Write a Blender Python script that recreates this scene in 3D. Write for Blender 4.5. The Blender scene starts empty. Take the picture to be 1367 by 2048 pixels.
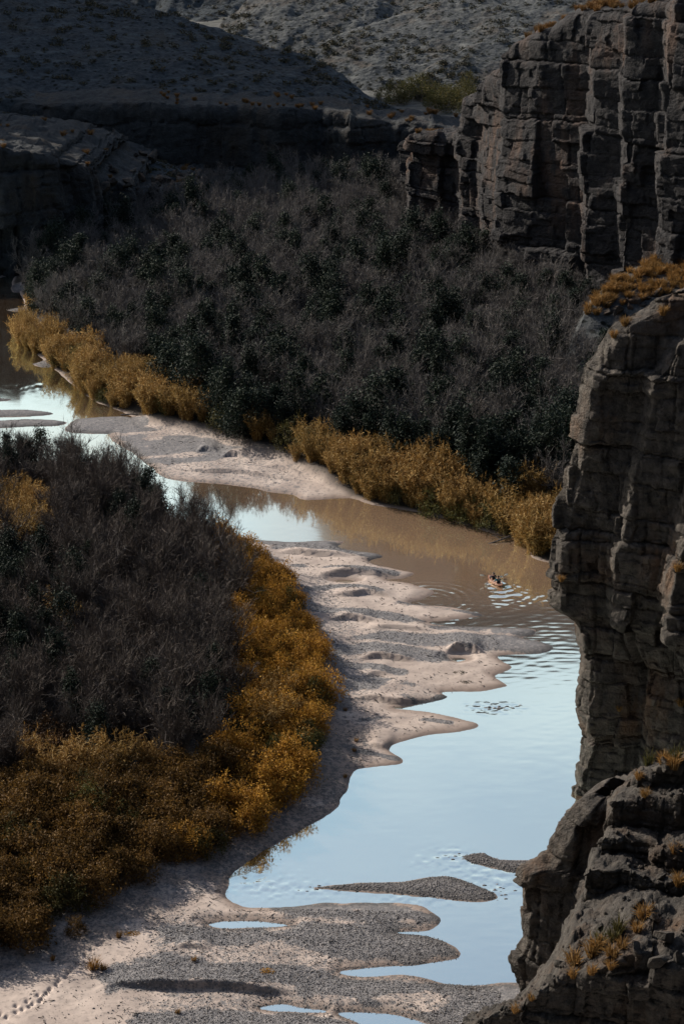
import bpy, bmesh, math, random
import numpy as np
from mathutils import Vector, Matrix

C = bpy.context.scene.collection
SC = bpy.context.scene
R = math.radians

# ------------------------------------------------------------------ camera, world, sun, exposure
CAM_H = 80.0
PITCH = R(19.8)
FPX = 3964.0            # focal length in pixels of a 1367 px wide frame
cam_d = bpy.data.cameras.new('camera')
cam = bpy.data.objects.new('camera', cam_d)
C.objects.link(cam)
cam.location = (0, 0, CAM_H)
cam.rotation_euler = (R(90) - PITCH, 0, 0)
cam_d.sensor_fit = 'HORIZONTAL'
cam_d.sensor_width = 24.0
cam_d.lens = 24.0 * FPX / 1367.0
cam_d.clip_start = 1.0
cam_d.clip_end = 20000
SC.camera = cam

SUN_AZ = R(-57.0)       # clockwise from +Y (the view direction): the sun stands ahead and to the left
SUN_EL = R(30.0)
world = bpy.data.worlds.new('World')
SC.world = world
world.use_nodes = True
wn = world.node_tree.nodes
sky = wn.new('ShaderNodeTexSky')
sky.sky_type = 'NISHITA'
sky.sun_disc = False
sky.sun_elevation = SUN_EL
sky.sun_rotation = SUN_AZ
sky.air_density = 1.15
sky.dust_density = 2.2
sky.ozone_density = 0.3
# thin high cloud low over the head of the valley, clear blue above it
wl_ = world.node_tree.links
tc = wn.new('ShaderNodeTexCoord'); sx = wn.new('ShaderNodeSeparateXYZ'); wl_.new(tc.outputs['Generated'], sx.inputs[0])
mr = wn.new('ShaderNodeMapRange'); mr.interpolation_type = 'SMOOTHSTEP'
mr.inputs[1].default_value = 0.57; mr.inputs[2].default_value = 0.43; wl_.new(sx.outputs['Z'], mr.inputs[0])
cmap = wn.new('ShaderNodeMapping'); cmap.inputs['Scale'].default_value = (1.0, 1.0, 3.0); wl_.new(tc.outputs['Generated'], cmap.inputs['Vector'])
cn = wn.new('ShaderNodeTexNoise'); cn.inputs['Scale'].default_value = 3.0; cn.inputs['Detail'].default_value = 5.0; wl_.new(cmap.outputs[0], cn.inputs['Vector'])
cr_ = wn.new('ShaderNodeMapRange'); cr_.inputs[1].default_value = 0.3; cr_.inputs[2].default_value = 0.65; wl_.new(cn.outputs['Fac'], cr_.inputs[0])
cm = wn.new('ShaderNodeMath'); cm.operation = 'MULTIPLY'; wl_.new(mr.outputs[0], cm.inputs[0]); wl_.new(cr_.outputs[0], cm.inputs[1])
cm2 = wn.new('ShaderNodeMath'); cm2.operation = 'MULTIPLY'; cm2.inputs[1].default_value = 0.75; wl_.new(cm.outputs[0], cm2.inputs[0])
cx = wn.new('ShaderNodeMix'); cx.data_type = 'RGBA'; cx.inputs[7].default_value = (6.8, 6.9, 6.9, 1)
wl_.new(cm2.outputs[0], cx.inputs[0]); wl_.new(sky.outputs[0], cx.inputs[6])
wl_.new(cx.outputs[2], wn['Background'].inputs[0])
wn['Background'].inputs[1].default_value = 0.115

S = Vector((math.sin(SUN_AZ) * math.cos(SUN_EL), math.cos(SUN_AZ) * math.cos(SUN_EL), math.sin(SUN_EL)))
sun_d = bpy.data.lights.new('sun', 'SUN')
sun_d.energy = 4.9
sun_d.angle = R(0.5)
sun_d.color = (1.0, 0.90, 0.78)
sun = bpy.data.objects.new('sun', sun_d)
C.objects.link(sun)
sun.rotation_euler = (-S).to_track_quat('-Z', 'Y').to_euler()
sun.location = (-200, 200, 300)

SC.view_settings.view_transform = 'Standard'
SC.view_settings.look = 'None'
SC.view_settings.exposure = 0.5
SC.view_settings.gamma = 1.0
SC.render.engine = 'CYCLES'
SC.cycles.max_bounces = 5
SC.cycles.transparent_max_bounces = 4

# ------------------------------------------------------------------ geometry of the view
CP, SP = math.cos(PITCH), math.sin(PITCH)

def ray(u, v):
    a = np.asarray(u, float) - 683.5
    b = 1024.0 - np.asarray(v, float)
    return a, FPX * CP + b * SP, -FPX * SP + b * CP

def at_z(u, v, z=0.0):
    dx, dy, dz = ray(u, v)
    t = (z - CAM_H) / dz
    return np.stack([dx * t, dy * t], -1)

def at_y(u, v, y):
    dx, dy, dz = ray(u, v)
    t = y / dy
    return float(dx * t), float(y), float(CAM_H + dz * t)

def poly(pts, z=0.0):
    p = np.array(pts, float)
    return at_z(p[:, 0], p[:, 1], z)

# ------------------------------------------------------------------ noise
def _h(ix, iy, iz, seed):
    h = (ix.astype(np.int64) * 374761393 + iy.astype(np.int64) * 668265263 + iz.astype(np.int64) * 2147483647 + seed * 974634777) & 0xFFFFFFFF
    h = ((h ^ (h >> 13)) * 1274126177) & 0xFFFFFFFF
    h = ((h ^ (h >> 16)) * 2246822519) & 0xFFFFFFFF
    h = h ^ (h >> 15)
    return (h & 0xFFFFFF) / float(0xFFFFFF)

def vnoise(x, y, z=None, seed=0):
    x = np.asarray(x, float); y = np.asarray(y, float)
    if z is None:
        ix = np.floor(x); iy = np.floor(y)
        fx = x - ix; fy = y - iy
        fx = fx * fx * (3 - 2 * fx); fy = fy * fy * (3 - 2 * fy)
        zz = np.zeros_like(ix)
        a = _h(ix, iy, zz, seed); b = _h(ix + 1, iy, zz, seed)
        c = _h(ix, iy + 1, zz, seed); d = _h(ix + 1, iy + 1, zz, seed)
        return ((a + (b - a) * fx) * (1 - fy) + (c + (d - c) * fx) * fy) * 2 - 1
    z = np.asarray(z, float)
    ix = np.floor(x); iy = np.floor(y); iz = np.floor(z)
    fx = x - ix; fy = y - iy; fz = z - iz
    fx = fx * fx * (3 - 2 * fx); fy = fy * fy * (3 - 2 * fy); fz = fz * fz * (3 - 2 * fz)
    r = []
    for k in (0, 1):
        a = _h(ix, iy, iz + k, seed); b = _h(ix + 1, iy, iz + k, seed)
        c = _h(ix, iy + 1, iz + k, seed); d = _h(ix + 1, iy + 1, iz + k, seed)
        r.append((a + (b - a) * fx) * (1 - fy) + (c + (d - c) * fx) * fy)
    return (r[0] + (r[1] - r[0]) * fz) * 2 - 1

def fbm(x, y, z=None, octs=4, seed=0, gain=0.5):
    s = 0.0; a = 1.0; t = 0.0; f = 1.0
    for o in range(octs):
        s = s + a * vnoise(x * f, y * f, None if z is None else z * f, seed + 17 * o)
        t += a; a *= gain; f *= 2.03
    return s / t

def smooth(a, b, x):
    t = np.clip((x - a) / (b - a), 0, 1)
    return t * t * (3 - 2 * t)

def hash1(i, seed):
    i = np.asarray(i, float)
    return _h(i, np.zeros_like(i) + seed, np.full_like(i, 11.0), 5)

def voro1(x, seed, jit=0.75):
    """1-D jittered cells: the cell's number and the distance to its border."""
    i = np.floor(x)
    sg = np.zeros_like(x)
    f1 = np.full_like(x, 9.0); f2 = np.full_like(x, 9.0); idx = i.copy()
    for k in (-2, -1, 0, 1, 2):
        c = i + k
        so = x - (c + 0.5 + jit * (hash1(c, seed) - 0.5))
        d = np.abs(so)
        near = d < f1
        f2 = np.where(near, f1, np.minimum(f2, d))
        idx = np.where(near, c, idx)
        sg = np.where(near, so, sg)
        f1 = np.where(near, d, f1)
    return idx, (f2 - f1) * 0.5, sg

# ------------------------------------------------------------------ polygons
def inside(px, py, P):
    r = np.zeros(px.shape, bool)
    n = len(P)
    for i in range(n):
        x0, y0 = P[i]; x1, y1 = P[(i + 1) % n]
        if y0 == y1:
            continue
        c = ((y0 > py) != (y1 > py))
        xi = x0 + (py - y0) * (x1 - x0) / (y1 - y0)
        r ^= c & (px < xi)
    return r

def line_dist(px, py, P, closed=False):
    best = np.full(px.shape, 1e9)
    n = len(P)
    for i in range(n if closed else n - 1):
        x0, y0 = P[i]; x1, y1 = P[(i + 1) % n]
        ex, ey = x1 - x0, y1 - y0
        L = ex * ex + ey * ey + 1e-12
        t = np.clip(((px - x0) * ex + (py - y0) * ey) / L, 0, 1)
        d = (px - x0 - t * ex) ** 2 + (py - y0 - t * ey) ** 2
        np.minimum(best, d, out=best)
    return np.sqrt(best)

def sdf(px, py, P):
    d = line_dist(px, py, P, True)
    return np.where(inside(px, py, P), d, -d)

def curve(pts, z=0.0, n=5):
    """Catmull-Rom through pixel points, as ground points."""
    p = poly(pts, z)
    q = np.vstack([2 * p[0] - p[1], p, 2 * p[-1] - p[-2]])
    out = []
    for i in range(1, len(q) - 2):
        for t in np.linspace(0, 1, n, endpoint=False):
            a, b, c, d = q[i - 1], q[i], q[i + 1], q[i + 2]
            out.append(0.5 * ((2 * b) + (c - a) * t + (2 * a - 5 * b + 4 * c - d) * t * t + (3 * b - a - 3 * c + d) * t ** 3))
    out.append(p[-1])
    return np.array(out)

# ------------------------------------------------------------------ meshes, objects
def mk(name, V, F, mat=None, smooth_=False, parent=None, link=True):
    me = bpy.data.meshes.new(name)
    V = np.asarray(V, np.float32)
    F = F if isinstance(F, list) else [F]
    F = [np.asarray(f, np.int32) for f in F if len(f)]
    me.vertices.add(len(V))
    me.vertices.foreach_set('co', V.ravel())
    nl = sum(f.size for f in F)
    me.loops.add(nl)
    me.loops.foreach_set('vertex_index', np.concatenate([f.ravel() for f in F]))
    tot = np.concatenate([np.full(len(f), f.shape[1], np.int32) for f in F])
    start = np.concatenate([[0], np.cumsum(tot)[:-1]]).astype(np.int32)
    me.polygons.add(len(tot))
    me.polygons.foreach_set('loop_start', start)
    try:
        me.polygons.foreach_set('loop_total', tot)
    except Exception:
        pass
    if smooth_:
        me.polygons.foreach_set('use_smooth', np.ones(len(tot), bool))
    me.update(calc_edges=True)
    if mat:
        me.materials.append(mat)
    o = bpy.data.objects.new(name, me)
    if link:
        C.objects.link(o)
    if parent:
        o.parent = parent
    return o

def grid_faces(nr, nc):
    i = np.arange((nr - 1) * (nc - 1))
    r, c = i // (nc - 1), i % (nc - 1)
    a = r * nc + c
    return np.stack([a, a + 1, a + nc + 1, a + nc], 1)

def attr(o, name, val):
    a = o.data.attributes.new(name, 'FLOAT', 'POINT')
    a.data.foreach_set('value', np.asarray(val, np.float32).ravel())

def tag(o, label, cat, group=None, kind=None):
    if label: o['label'] = label
    if cat: o['category'] = cat
    if group: o['group'] = group
    if kind: o['kind'] = kind
    return o

def struct(o, kind='structure'):
    o['kind'] = kind
    return o

def empty(name, loc=(0, 0, 0), rz=0.0, sc=1.0):
    o = bpy.data.objects.new(name, None)
    C.objects.link(o)
    o.location = loc
    o.rotation_euler = (0, 0, rz)
    o.scale = (sc, sc, sc) if np.isscalar(sc) else sc
    o.empty_display_size = 0.3
    return o

# ------------------------------------------------------------------ materials
class NT:
    def __init__(self, name):
        self.m = bpy.data.materials.new(name)
        self.m.use_nodes = True
        self.t = self.m.node_tree
        self.n = self.t.nodes
        self.bsdf = self.n['Principled BSDF']
        self.out = self.n['Material Output']
    def node(self, typ, **kw):
        x = self.n.new(typ)
        for k, v in kw.items():
            setattr(x, k, v)
        return x
    def link(self, a, b):
        self.t.links.new(a, b)
    def put(self, sock, v):
        if isinstance(v, bpy.types.NodeSocket):
            self.link(v, sock)
        else:
            sock.default_value = v
    def coord(self, scale=(1, 1, 1), kind='Object'):
        if kind == 'World':
            g = self.node('ShaderNodeNewGeometry').outputs['Position']
        else:
            g = self.node('ShaderNodeTexCoord').outputs[kind]
        m = self.node('ShaderNodeMapping')
        self.link(g, m.inputs['Vector'])
        m.inputs['Scale'].default_value = scale
        return m.outputs[0]
    def noise(self, vec, scale, detail=4, rough=0.55, out='Fac'):
        x = self.node('ShaderNodeTexNoise')
        self.link(vec, x.inputs['Vector'])
        x.inputs['Scale'].default_value = scale
        x.inputs['Detail'].default_value = detail
        x.inputs['Roughness'].default_value = rough
        return x.outputs[out]
    def voro(self, vec, scale, feature='F1', out='Distance'):
        x = self.node('ShaderNodeTexVoronoi', feature=feature)
        self.link(vec, x.inputs['Vector'])
        x.inputs['Scale'].default_value = scale
        return x.outputs[out]
    def ramp(self, fac, a, b):
        x = self.node('ShaderNodeMapRange')
        x.inputs[1].default_value = a; x.inputs[2].default_value = b
        self.put(x.inputs[0], fac)
        return x.outputs[0]
    def mix(self, f, a, b):
        x = self.node('ShaderNodeMix', data_type='RGBA')
        self.put(x.inputs[0], f)
        for s, v in ((x.inputs[6], a), (x.inputs[7], b)):
            self.put(s, v if isinstance(v, bpy.types.NodeSocket) else (*v, 1.0))
        return x.outputs[2]
    def math(self, op, a, b=0.0):
        x = self.node('ShaderNodeMath', operation=op)
        self.put(x.inputs[0], a); self.put(x.inputs[1], b)
        return x.outputs[0]
    def attrib(self, name):
        return self.node('ShaderNodeAttribute', attribute_name=name).outputs['Fac']
    def bump(self, h, strength=0.5, dist=0.1, normal=None):
        x = self.node('ShaderNodeBump')
        x.inputs['Strength'].default_value = strength
        x.inputs['Distance'].default_value = dist
        self.link(h, x.inputs['Height'])
        if normal: self.link(normal, x.inputs['Normal'])
        return x.outputs[0]
    def done(self, col, rough=0.9, normal=None, spec=0.2):
        self.put(self.bsdf.inputs['Base Color'], col if isinstance(col, bpy.types.NodeSocket) else (*col, 1))
        self.put(self.bsdf.inputs['Roughness'], rough)
        self.bsdf.inputs['Specular IOR Level'].default_value = spec
        if normal: self.link(normal, self.bsdf.inputs['Normal'])
        return self.m

def mat_ground():
    t = NT('river_sand_and_gravel')
    w = t.coord(kind='World')
    n1 = t.noise(w, 0.28, 6); n2 = t.noise(w, 2.2, 4); n3 = t.noise(w, 9.0, 3)
    sand = t.mix(t.ramp(n1, 0.35, 0.68), (0.30, 0.25, 0.222), (0.48, 0.405, 0.355))
    sand = t.mix(t.math('MULTIPLY', t.ramp(n2, 0.52, 0.66), 0.8), sand, (0.27, 0.23, 0.205))
    speck = t.ramp(t.voro(w, 2.6), 0.12, 0.08)
    sand = t.mix(t.math('MULTIPLY', speck, t.ramp(n1, 0.5, 0.62)), sand, (0.10, 0.085, 0.075))
    vg = t.node('ShaderNodeTexVoronoi'); t.link(w, vg.inputs['Vector']); vg.inputs['Scale'].default_value = 11.0
    vcol = t.node('ShaderNodeSeparateColor'); t.link(vg.outputs['Color'], vcol.inputs[0])
    vg2 = t.node('ShaderNodeTexVoronoi'); t.link(w, vg2.inputs['Vector']); vg2.inputs['Scale'].default_value = 4.0
    vcol2 = t.node('ShaderNodeSeparateColor'); t.link(vg2.outputs['Color'], vcol2.inputs[0])
    g = t.mix(vcol.outputs[0], (0.10, 0.10, 0.108), (0.185, 0.18, 0.182))
    g = t.mix(t.math('MULTIPLY', t.ramp(vcol2.outputs[1], 0.6, 1.0), 0.35), g, (0.36, 0.335, 0.32))
    ga = t.attrib('gravel')
    nz = t.math('ADD', t.math('MULTIPLY', t.math('SUBTRACT', n2, 0.5), 1.1), t.math('MULTIPLY', t.math('SUBTRACT', t.noise(w, 5.5, 4, 0.7), 0.5), 1.5))
    gm = t.ramp(t.math('ADD', t.math('ADD', ga, 0.06), nz), 0.34, 0.62)
    col = t.mix(gm, sand, g)
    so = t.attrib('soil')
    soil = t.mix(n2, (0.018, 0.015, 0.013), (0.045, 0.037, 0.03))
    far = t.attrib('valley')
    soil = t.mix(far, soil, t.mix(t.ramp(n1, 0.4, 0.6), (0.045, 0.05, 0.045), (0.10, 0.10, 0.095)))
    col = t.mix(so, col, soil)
    wet_and_shade = t.attrib('wet_and_shade')
    col = t.mix(t.math('MULTIPLY', wet_and_shade, 0.78), col, t.mix(gm, (0.17, 0.125, 0.10), (0.05, 0.047, 0.045)))
    h = t.math('ADD', t.math('MULTIPLY', vg.outputs['Distance'], t.math('MULTIPLY', gm, -1.0)), t.math('MULTIPLY', n3, 0.35))
    nrm = t.bump(h, 0.55, 0.06)
    rough = t.math('SUBTRACT', 0.95, t.math('MULTIPLY', wet_and_shade, 0.35))
    return t.done(col, rough, nrm, 0.25)

def mat_rock(name, dark, mid, warm, streak=1.0, scale=1.0):
    t = NT(name)
    w = t.coord(kind='World')
    ws = t.coord((1, 1, 0.16), 'World')
    wl = t.coord((0.12, 0.12, 1.0), 'World')
    big = t.noise(w, 0.11 * scale, 5, 0.6); fine = t.noise(w, 1.3 * scale, 7, 0.65)
    st = t.noise(ws, 0.55 * scale, 5, 0.6); la = t.noise(wl, 0.9 * scale, 4, 0.6)
    c = t.mix(t.ramp(fine, 0.34, 0.66), dark, mid)
    c = t.mix(t.math('MULTIPLY', t.ramp(big, 0.48, 0.66), t.ramp(st, 0.42, 0.6)), c, warm)
    c = t.mix(t.math('MULTIPLY', t.ramp(st, 0.55, 0.70), 0.65 * streak), c, (dark[0] * .55, dark[1] * .55, dark[2] * .58))
    c = t.mix(t.math('MULTIPLY', t.ramp(la, 0.56, 0.68), 0.35), c, (mid[0] * 1.25, mid[1] * 1.25, mid[2] * 1.22))
    f2 = t.noise(w, 5.0 * scale, 6, 0.65)
    cr = t.voro(t.coord((1, 1, 1.6), 'World'), 0.8 * scale, 'DISTANCE_TO_EDGE')
    h = t.math('ADD', t.math('ADD', t.math('MULTIPLY', fine, 1.0), t.math('MULTIPLY', f2, 0.55)), t.math('MULTIPLY', t.ramp(cr, 0.0, 0.04), 0.04))
    return t.done(c, 0.92, t.bump(h, 1.0, 0.5 / scale), 0.25)

def mat_hill(name, a, b, warm):
    t = NT(name)
    w = t.coord(kind='World')
    wl = t.coord((0.25, 0.25, 1.4), 'World')
    n = t.noise(w, 0.09, 6, 0.6); f = t.noise(w, 0.9, 6, 0.65); l = t.noise(wl, 0.8, 5)
    c = t.mix(t.ramp(f, 0.36, 0.64), a, b)
    c = t.mix(t.math('MULTIPLY', t.ramp(n, 0.52, 0.66), 0.5), c, warm)
    c = t.mix(t.math('MULTIPLY', t.ramp(l, 0.55, 0.66), 0.55), c, (b[0] * 1.5, b[1] * 1.47, b[2] * 1.4))
    v = t.voro(w, 0.55)
    c = t.mix(t.ramp(v, 0.32, 0.2), c, (a[0] * .35, a[1] * .38, a[2] * .33))
    return t.done(c, 0.95, t.bump(t.math('ADD', f, l), 1.0, 0.8), 0.1)

def mat_leaf(name, cols, trans=0.35, rough=0.7):
    """Leaf colours vary from leaf to leaf and from plant to plant."""
    t = NT(name)
    geo = t.node('ShaderNodeNewGeometry')
    oi = t.node('ShaderNodeObjectInfo')
    r = geo.outputs['Random Per Island']
    c = t.mix(r, cols[0], cols[1])
    c = t.mix(t.ramp(r, 0.72, 0.95), c, cols[2])
    c = t.mix(t.math('MULTIPLY', t.ramp(oi.outputs['Random'], 0.3, 1.0), 0.55), c, cols[3])
    t.done(c, rough, None, 0.15)
    tr = t.node('ShaderNodeBsdfTranslucent')
    t.link(c, tr.inputs['Color'])
    ms = t.node('ShaderNodeMixShader')
    ms.inputs[0].default_value = trans
    t.link(t.bsdf.outputs[0], ms.inputs[1]); t.link(tr.outputs[0], ms.inputs[2])
    t.link(ms.outputs[0], t.out.inputs['Surface'])
    return t.m

def mat_plain(name, c, rough=0.6, var=0.15, scale=6.0, spec=0.3):
    t = NT(name)
    n = t.noise(t.coord(), scale, 4)
    col = t.mix(n, tuple(x * (1 - var) for x in c), tuple(min(1, x * (1 + var)) for x in c))
    return t.done(col, rough, t.bump(n, 0.2, 0.01), spec)

M = {}
M['ground'] = mat_ground()
M['rock'] = mat_rock('near_limestone', (0.026, 0.0245, 0.023), (0.088, 0.079, 0.070), (0.125, 0.077, 0.047))
M['wall_rock'] = mat_rock('near_wall_limestone', (0.030, 0.028, 0.026), (0.115, 0.102, 0.090), (0.155, 0.095, 0.06))
M['far_rock'] = mat_rock('far_limestone', (0.017, 0.018, 0.021), (0.045, 0.043, 0.044), (0.12, 0.078, 0.058), 1.0, 0.7)
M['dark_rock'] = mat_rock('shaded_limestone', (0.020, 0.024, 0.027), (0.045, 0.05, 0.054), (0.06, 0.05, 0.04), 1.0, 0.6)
M['hill'] = mat_hill('scrub_hillside', (0.020, 0.026, 0.031), (0.048, 0.058, 0.067), (0.05, 0.045, 0.037))
M['pale_hill'] = mat_hill('pale_hillside', (0.036, 0.041, 0.043), (0.092, 0.098, 0.101), (0.085, 0.064, 0.045))
M['golden'] = mat_leaf('golden_leaves', [(0.25, 0.125, 0.022), (0.40, 0.21, 0.034), (0.52, 0.31, 0.06), (0.17, 0.085, 0.018)], 0.35)
M['brush'] = mat_leaf('brown_gold_leaves', [(0.085, 0.048, 0.016), (0.145, 0.080, 0.022), (0.21, 0.125, 0.035), (0.055, 0.036, 0.014)], 0.3)
M['rust'] = mat_leaf('rust_leaves', [(0.05, 0.027, 0.014), (0.08, 0.042, 0.018), (0.10, 0.06, 0.025), (0.04, 0.025, 0.014)], 0.25)
M['cane'] = mat_leaf('dry_cane', [(0.15, 0.080, 0.024), (0.29, 0.165, 0.048), (0.58, 0.42, 0.19), (0.10, 0.075, 0.022)], 0.35)
M['green'] = mat_leaf('dark_green_needles', [(0.009, 0.017, 0.014), (0.018, 0.030, 0.021), (0.034, 0.046, 0.028), (0.009, 0.015, 0.013)], 0.12)
M['olive'] = mat_leaf('olive_leaves', [(0.05, 0.055, 0.018), (0.085, 0.08, 0.025), (0.13, 0.10, 0.03), (0.05, 0.04, 0.018)], 0.25)
M['twig'] = mat_leaf('bare_twigs', [(0.080, 0.077, 0.076), (0.134, 0.126, 0.122), (0.19, 0.17, 0.155), (0.105, 0.090, 0.080)], 0.05)
M['scrub'] = mat_leaf('desert_scrub', [(0.028, 0.032, 0.022), (0.05, 0.05, 0.032), (0.09, 0.065, 0.03), (0.04, 0.035, 0.022)], 0.1)
M['tuft'] = mat_leaf('dry_grass', [(0.18, 0.095, 0.03), (0.28, 0.155, 0.05), (0.40, 0.27, 0.12), (0.12, 0.075, 0.027)], 0.3)
M['brown_twig'] = mat_leaf('brown_bare_twigs', [(0.055, 0.050, 0.048), (0.092, 0.079, 0.072), (0.14, 0.115, 0.098), (0.065, 0.05, 0.042)], 0.05)
M['rusty_grass'] = mat_leaf('rusty_grass', [(0.13, 0.065, 0.025), (0.20, 0.11, 0.04), (0.26, 0.17, 0.07), (0.09, 0.06, 0.025)], 0.2)
M['bark'] = mat_plain('grey_bark', (0.11, 0.10, 0.096), 0.9, 0.35, 3.0, 0.1)
M['deadwood'] = mat_plain('bleached_deadwood', (0.25, 0.235, 0.22), 0.85, 0.3, 3.0, 0.1)
M['pebble'] = mat_leaf('river_pebbles', [(0.10, 0.10, 0.107), (0.18, 0.175, 0.178), (0.30, 0.275, 0.26), (0.10, 0.10, 0.105)], 0.0, 0.85)

# ------------------------------------------------------------------ shorelines (read off the photograph, laid on the river plane)
A_PX = [(22, 566), (48, 600), (44, 650), (52, 690), (95, 725), (150, 775), (195, 805), (262, 833), (215, 848), (222, 878), (262, 905), (305, 938),
        (335, 958), (400, 965), (480, 972), (545, 986), (585, 990), (612, 1000), (700, 997), (745, 1010), (800, 1018), (870, 1032), (960, 1060), (1045, 1085),
        (1062, 1115), (1110, 1128), (1180, 1140), (1700, 1160), (2200, 1100), (2200, 300), (200, 330), (60, 500)]
B_PX = [(-500, 930), (0, 930), (100, 925), (180, 935), (250, 955), (305, 985), (335, 1030), (372, 1050), (440, 1066), (500, 1078), (570, 1084), (640, 1082), (688, 1083),
        (672, 1092), (700, 1100), (745, 1106), (765, 1114), (738, 1122), (750, 1130), (800, 1140), (828, 1147), (805, 1157), (770, 1160), (812, 1166), (850, 1177), (866, 1185), (845, 1198),
        (820, 1206), (850, 1210), (900, 1214), (962, 1228), (930, 1238), (852, 1244), (895, 1252), (1000, 1254), (1062, 1258), (1068, 1268), (1045, 1276), (1080, 1284),
        (1106, 1295), (1078, 1307), (1000, 1311), (1005, 1322), (1020, 1336), (988, 1352), (1008, 1366), (1014, 1374), (960, 1383), (886, 1385), (897, 1395), (860, 1407), (785, 1416),
        (850, 1424), (920, 1437), (955, 1450), (930, 1462), (860, 1471), (800, 1484), (778, 1500), (802, 1516), (800, 1529), (745, 1533), (705, 1543), (695, 1575),
        (668, 1618), (620, 1652), (560, 1682), (500, 1722), (464, 1752), (455, 1785), (462, 1802), (490, 1814), (560, 1817), (650, 1806), (750, 1807), (832, 1810),
        (862, 1826), (877, 1842), (855, 1860), (788, 1866), (850, 1874), (900, 1890), (921, 1908), (900, 1923), (800, 1932), (682, 1944), (730, 1954), (800, 1951),
        (850, 1958), (890, 1969), (940, 1972), (1000, 1966), (1080, 1968), (1250, 1985), (1350, 2300), (-700, 2300), (-700, 930)]
L_PX = [(-500, 545), (0, 556), (26, 549), (40, 535), (62, 500), (200, 335), (-500, 300)]
ISL = [
    [(628, 1776), (720, 1767), (800, 1765), (880, 1752), (925, 1760), (965, 1774), (988, 1786), (990, 1799), (945, 1804), (850, 1795), (760, 1786), (690, 1783)],
    [(918, 1713), (960, 1706), (1000, 1720), (1060, 1721), (1120, 1720), (1120, 1760), (1040, 1750), (985, 1737), (940, 1727)],
    [(-60, 822), (50, 819), (108, 827), (60, 833), (-60, 834)],
    [(-60, 846), (50, 838), (128, 843), (118, 851), (60, 854), (-60, 858)],
    [(-60, 795), (10, 797), (18, 801), (-60, 806)],
    [(22, 573), (34, 569), (50, 577), (40, 584), (24, 583)],
    [(12, 619), (40, 615), (58, 620), (30, 624)],
    [(62, 727), (95, 722), (120, 730), (85, 735)],
    [(150, 838), (250, 832), (300, 850), (260, 866), (190, 868), (130, 862)],
]
PONDS = [
    [(413, 1849), (450, 1843), (520, 1843), (582, 1851), (540, 1856), (440, 1858)],
    [(525, 2017), (560, 2010), (600, 2014), (650, 2024), (600, 2027)],
    [(680, 2028), (750, 2027), (820, 2040), (900, 2072), (780, 2072), (715, 2046)],
    [(898, 1318), (915, 1316), (934, 1319), (915, 1324)],
    [(664, 1162), (690, 1160), (715, 1163), (690, 1166)],
]
A_P, B_P, L_P = curve(A_PX[:-5] + A_PX[-5:], n=3), curve(B_PX[:-4], n=4), poly(L_PX)
B_P = np.vstack([B_P, poly(B_PX[-4:])])
ISL_P = [curve(p + [p[0]], n=3)[:-1] for p in ISL]
POND_P = [curve(p + [p[0]], n=3)[:-1] for p in PONDS]

# where the canes, shrubs and trees stand, as foot lines
MIDBAR = poly([(190, 845), (262, 833), (290, 848), (345, 862), (440, 884), (500, 908), (590, 940), (650, 972), (700, 994), (735, 1006), (740, 1030), (500, 1010), (200, 960)])
THICKET = poly([(-700, 930), (0, 930), (100, 930), (180, 940), (245, 962), (290, 995), (325, 1040), (372, 1066), (440, 1078), (500, 1110), (560, 1160), (600, 1220), (634, 1290), (648, 1380),
                (640, 1450), (612, 1540), (560, 1610), (440, 1690), (330, 1745), (230, 1795), (120, 1840), (50, 1895), (-40, 1915), (-700, 1960)])

# gravel ribbons: line of pixel points, half width in metres
GRAVEL_LINES = [
    ([(420, 1062), (500, 1086), (560, 1092), (680, 1098), (745, 1110)], 1.9),
    ([(560, 1137), (640, 1138), (720, 1146), (790, 1150)], 0.7),
    ([(590, 1190), (690, 1180), (760, 1190)], 0.6),
    ([(800, 1212), (880, 1217), (960, 1228)], 0.7),
    ([(600, 1226), (680, 1234), (760, 1236), (850, 1252), (960, 1262), (1050, 1266)], 1.1),
    ([(620, 1268), (700, 1274), (800, 1282), (900, 1288), (1000, 1290), (1095, 1297)], 1.9),
    ([(650, 1312), (720, 1306), (800, 1310), (870, 1320)], 1.6),
    ([(660, 1345), (720, 1342), (800, 1352)], 0.8),
    ([(670, 1378), (740, 1376), (820, 1390), (865, 1402)], 1.7),
    ([(505, 1100), (585, 1180), (625, 1250), (660, 1330), (680, 1420)], 1.1),
    ([(690, 1450), (800, 1440), (900, 1450)], 0.35),
    ([(690, 1500), (730, 1510), (790, 1520)], 0.5),
]
GRAVEL_POLYS = [
    [(540, 1815), (660, 1806), (832, 1808), (880, 1842), (800, 1860), (700, 1852), (620, 1845), (570, 1836)],
    [(310, 1868), (420, 1864), (560, 1860), (640, 1852), (800, 1864), (890, 1888), (925, 1908), (900, 1922), (760, 1928), (640, 1918), (560, 1898), (430, 1902), (340, 1895)],
    [(190, 1965), (260, 1925), (330, 1920), (430, 1940), (520, 1928), (600, 1935), (700, 1958), (900, 1972), (1080, 1968), (1200, 2000), (1050, 2120), (820, 2040), (700, 2010), (560, 1985), (330, 1985), (220, 1995)],
    [(270, 2040), (420, 2016), (500, 2022), (600, 2032), (680, 2050), (760, 2080), (800, 2250), (200, 2250)],
    [(215, 848), (330, 866), (420, 884), (480, 905), (430, 930), (330, 935), (270, 925)],
]
GL = [(curve(p, n=3), w) for p, w in GRAVEL_LINES]
GP = [poly(p) for p in GRAVEL_POLYS]
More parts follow.
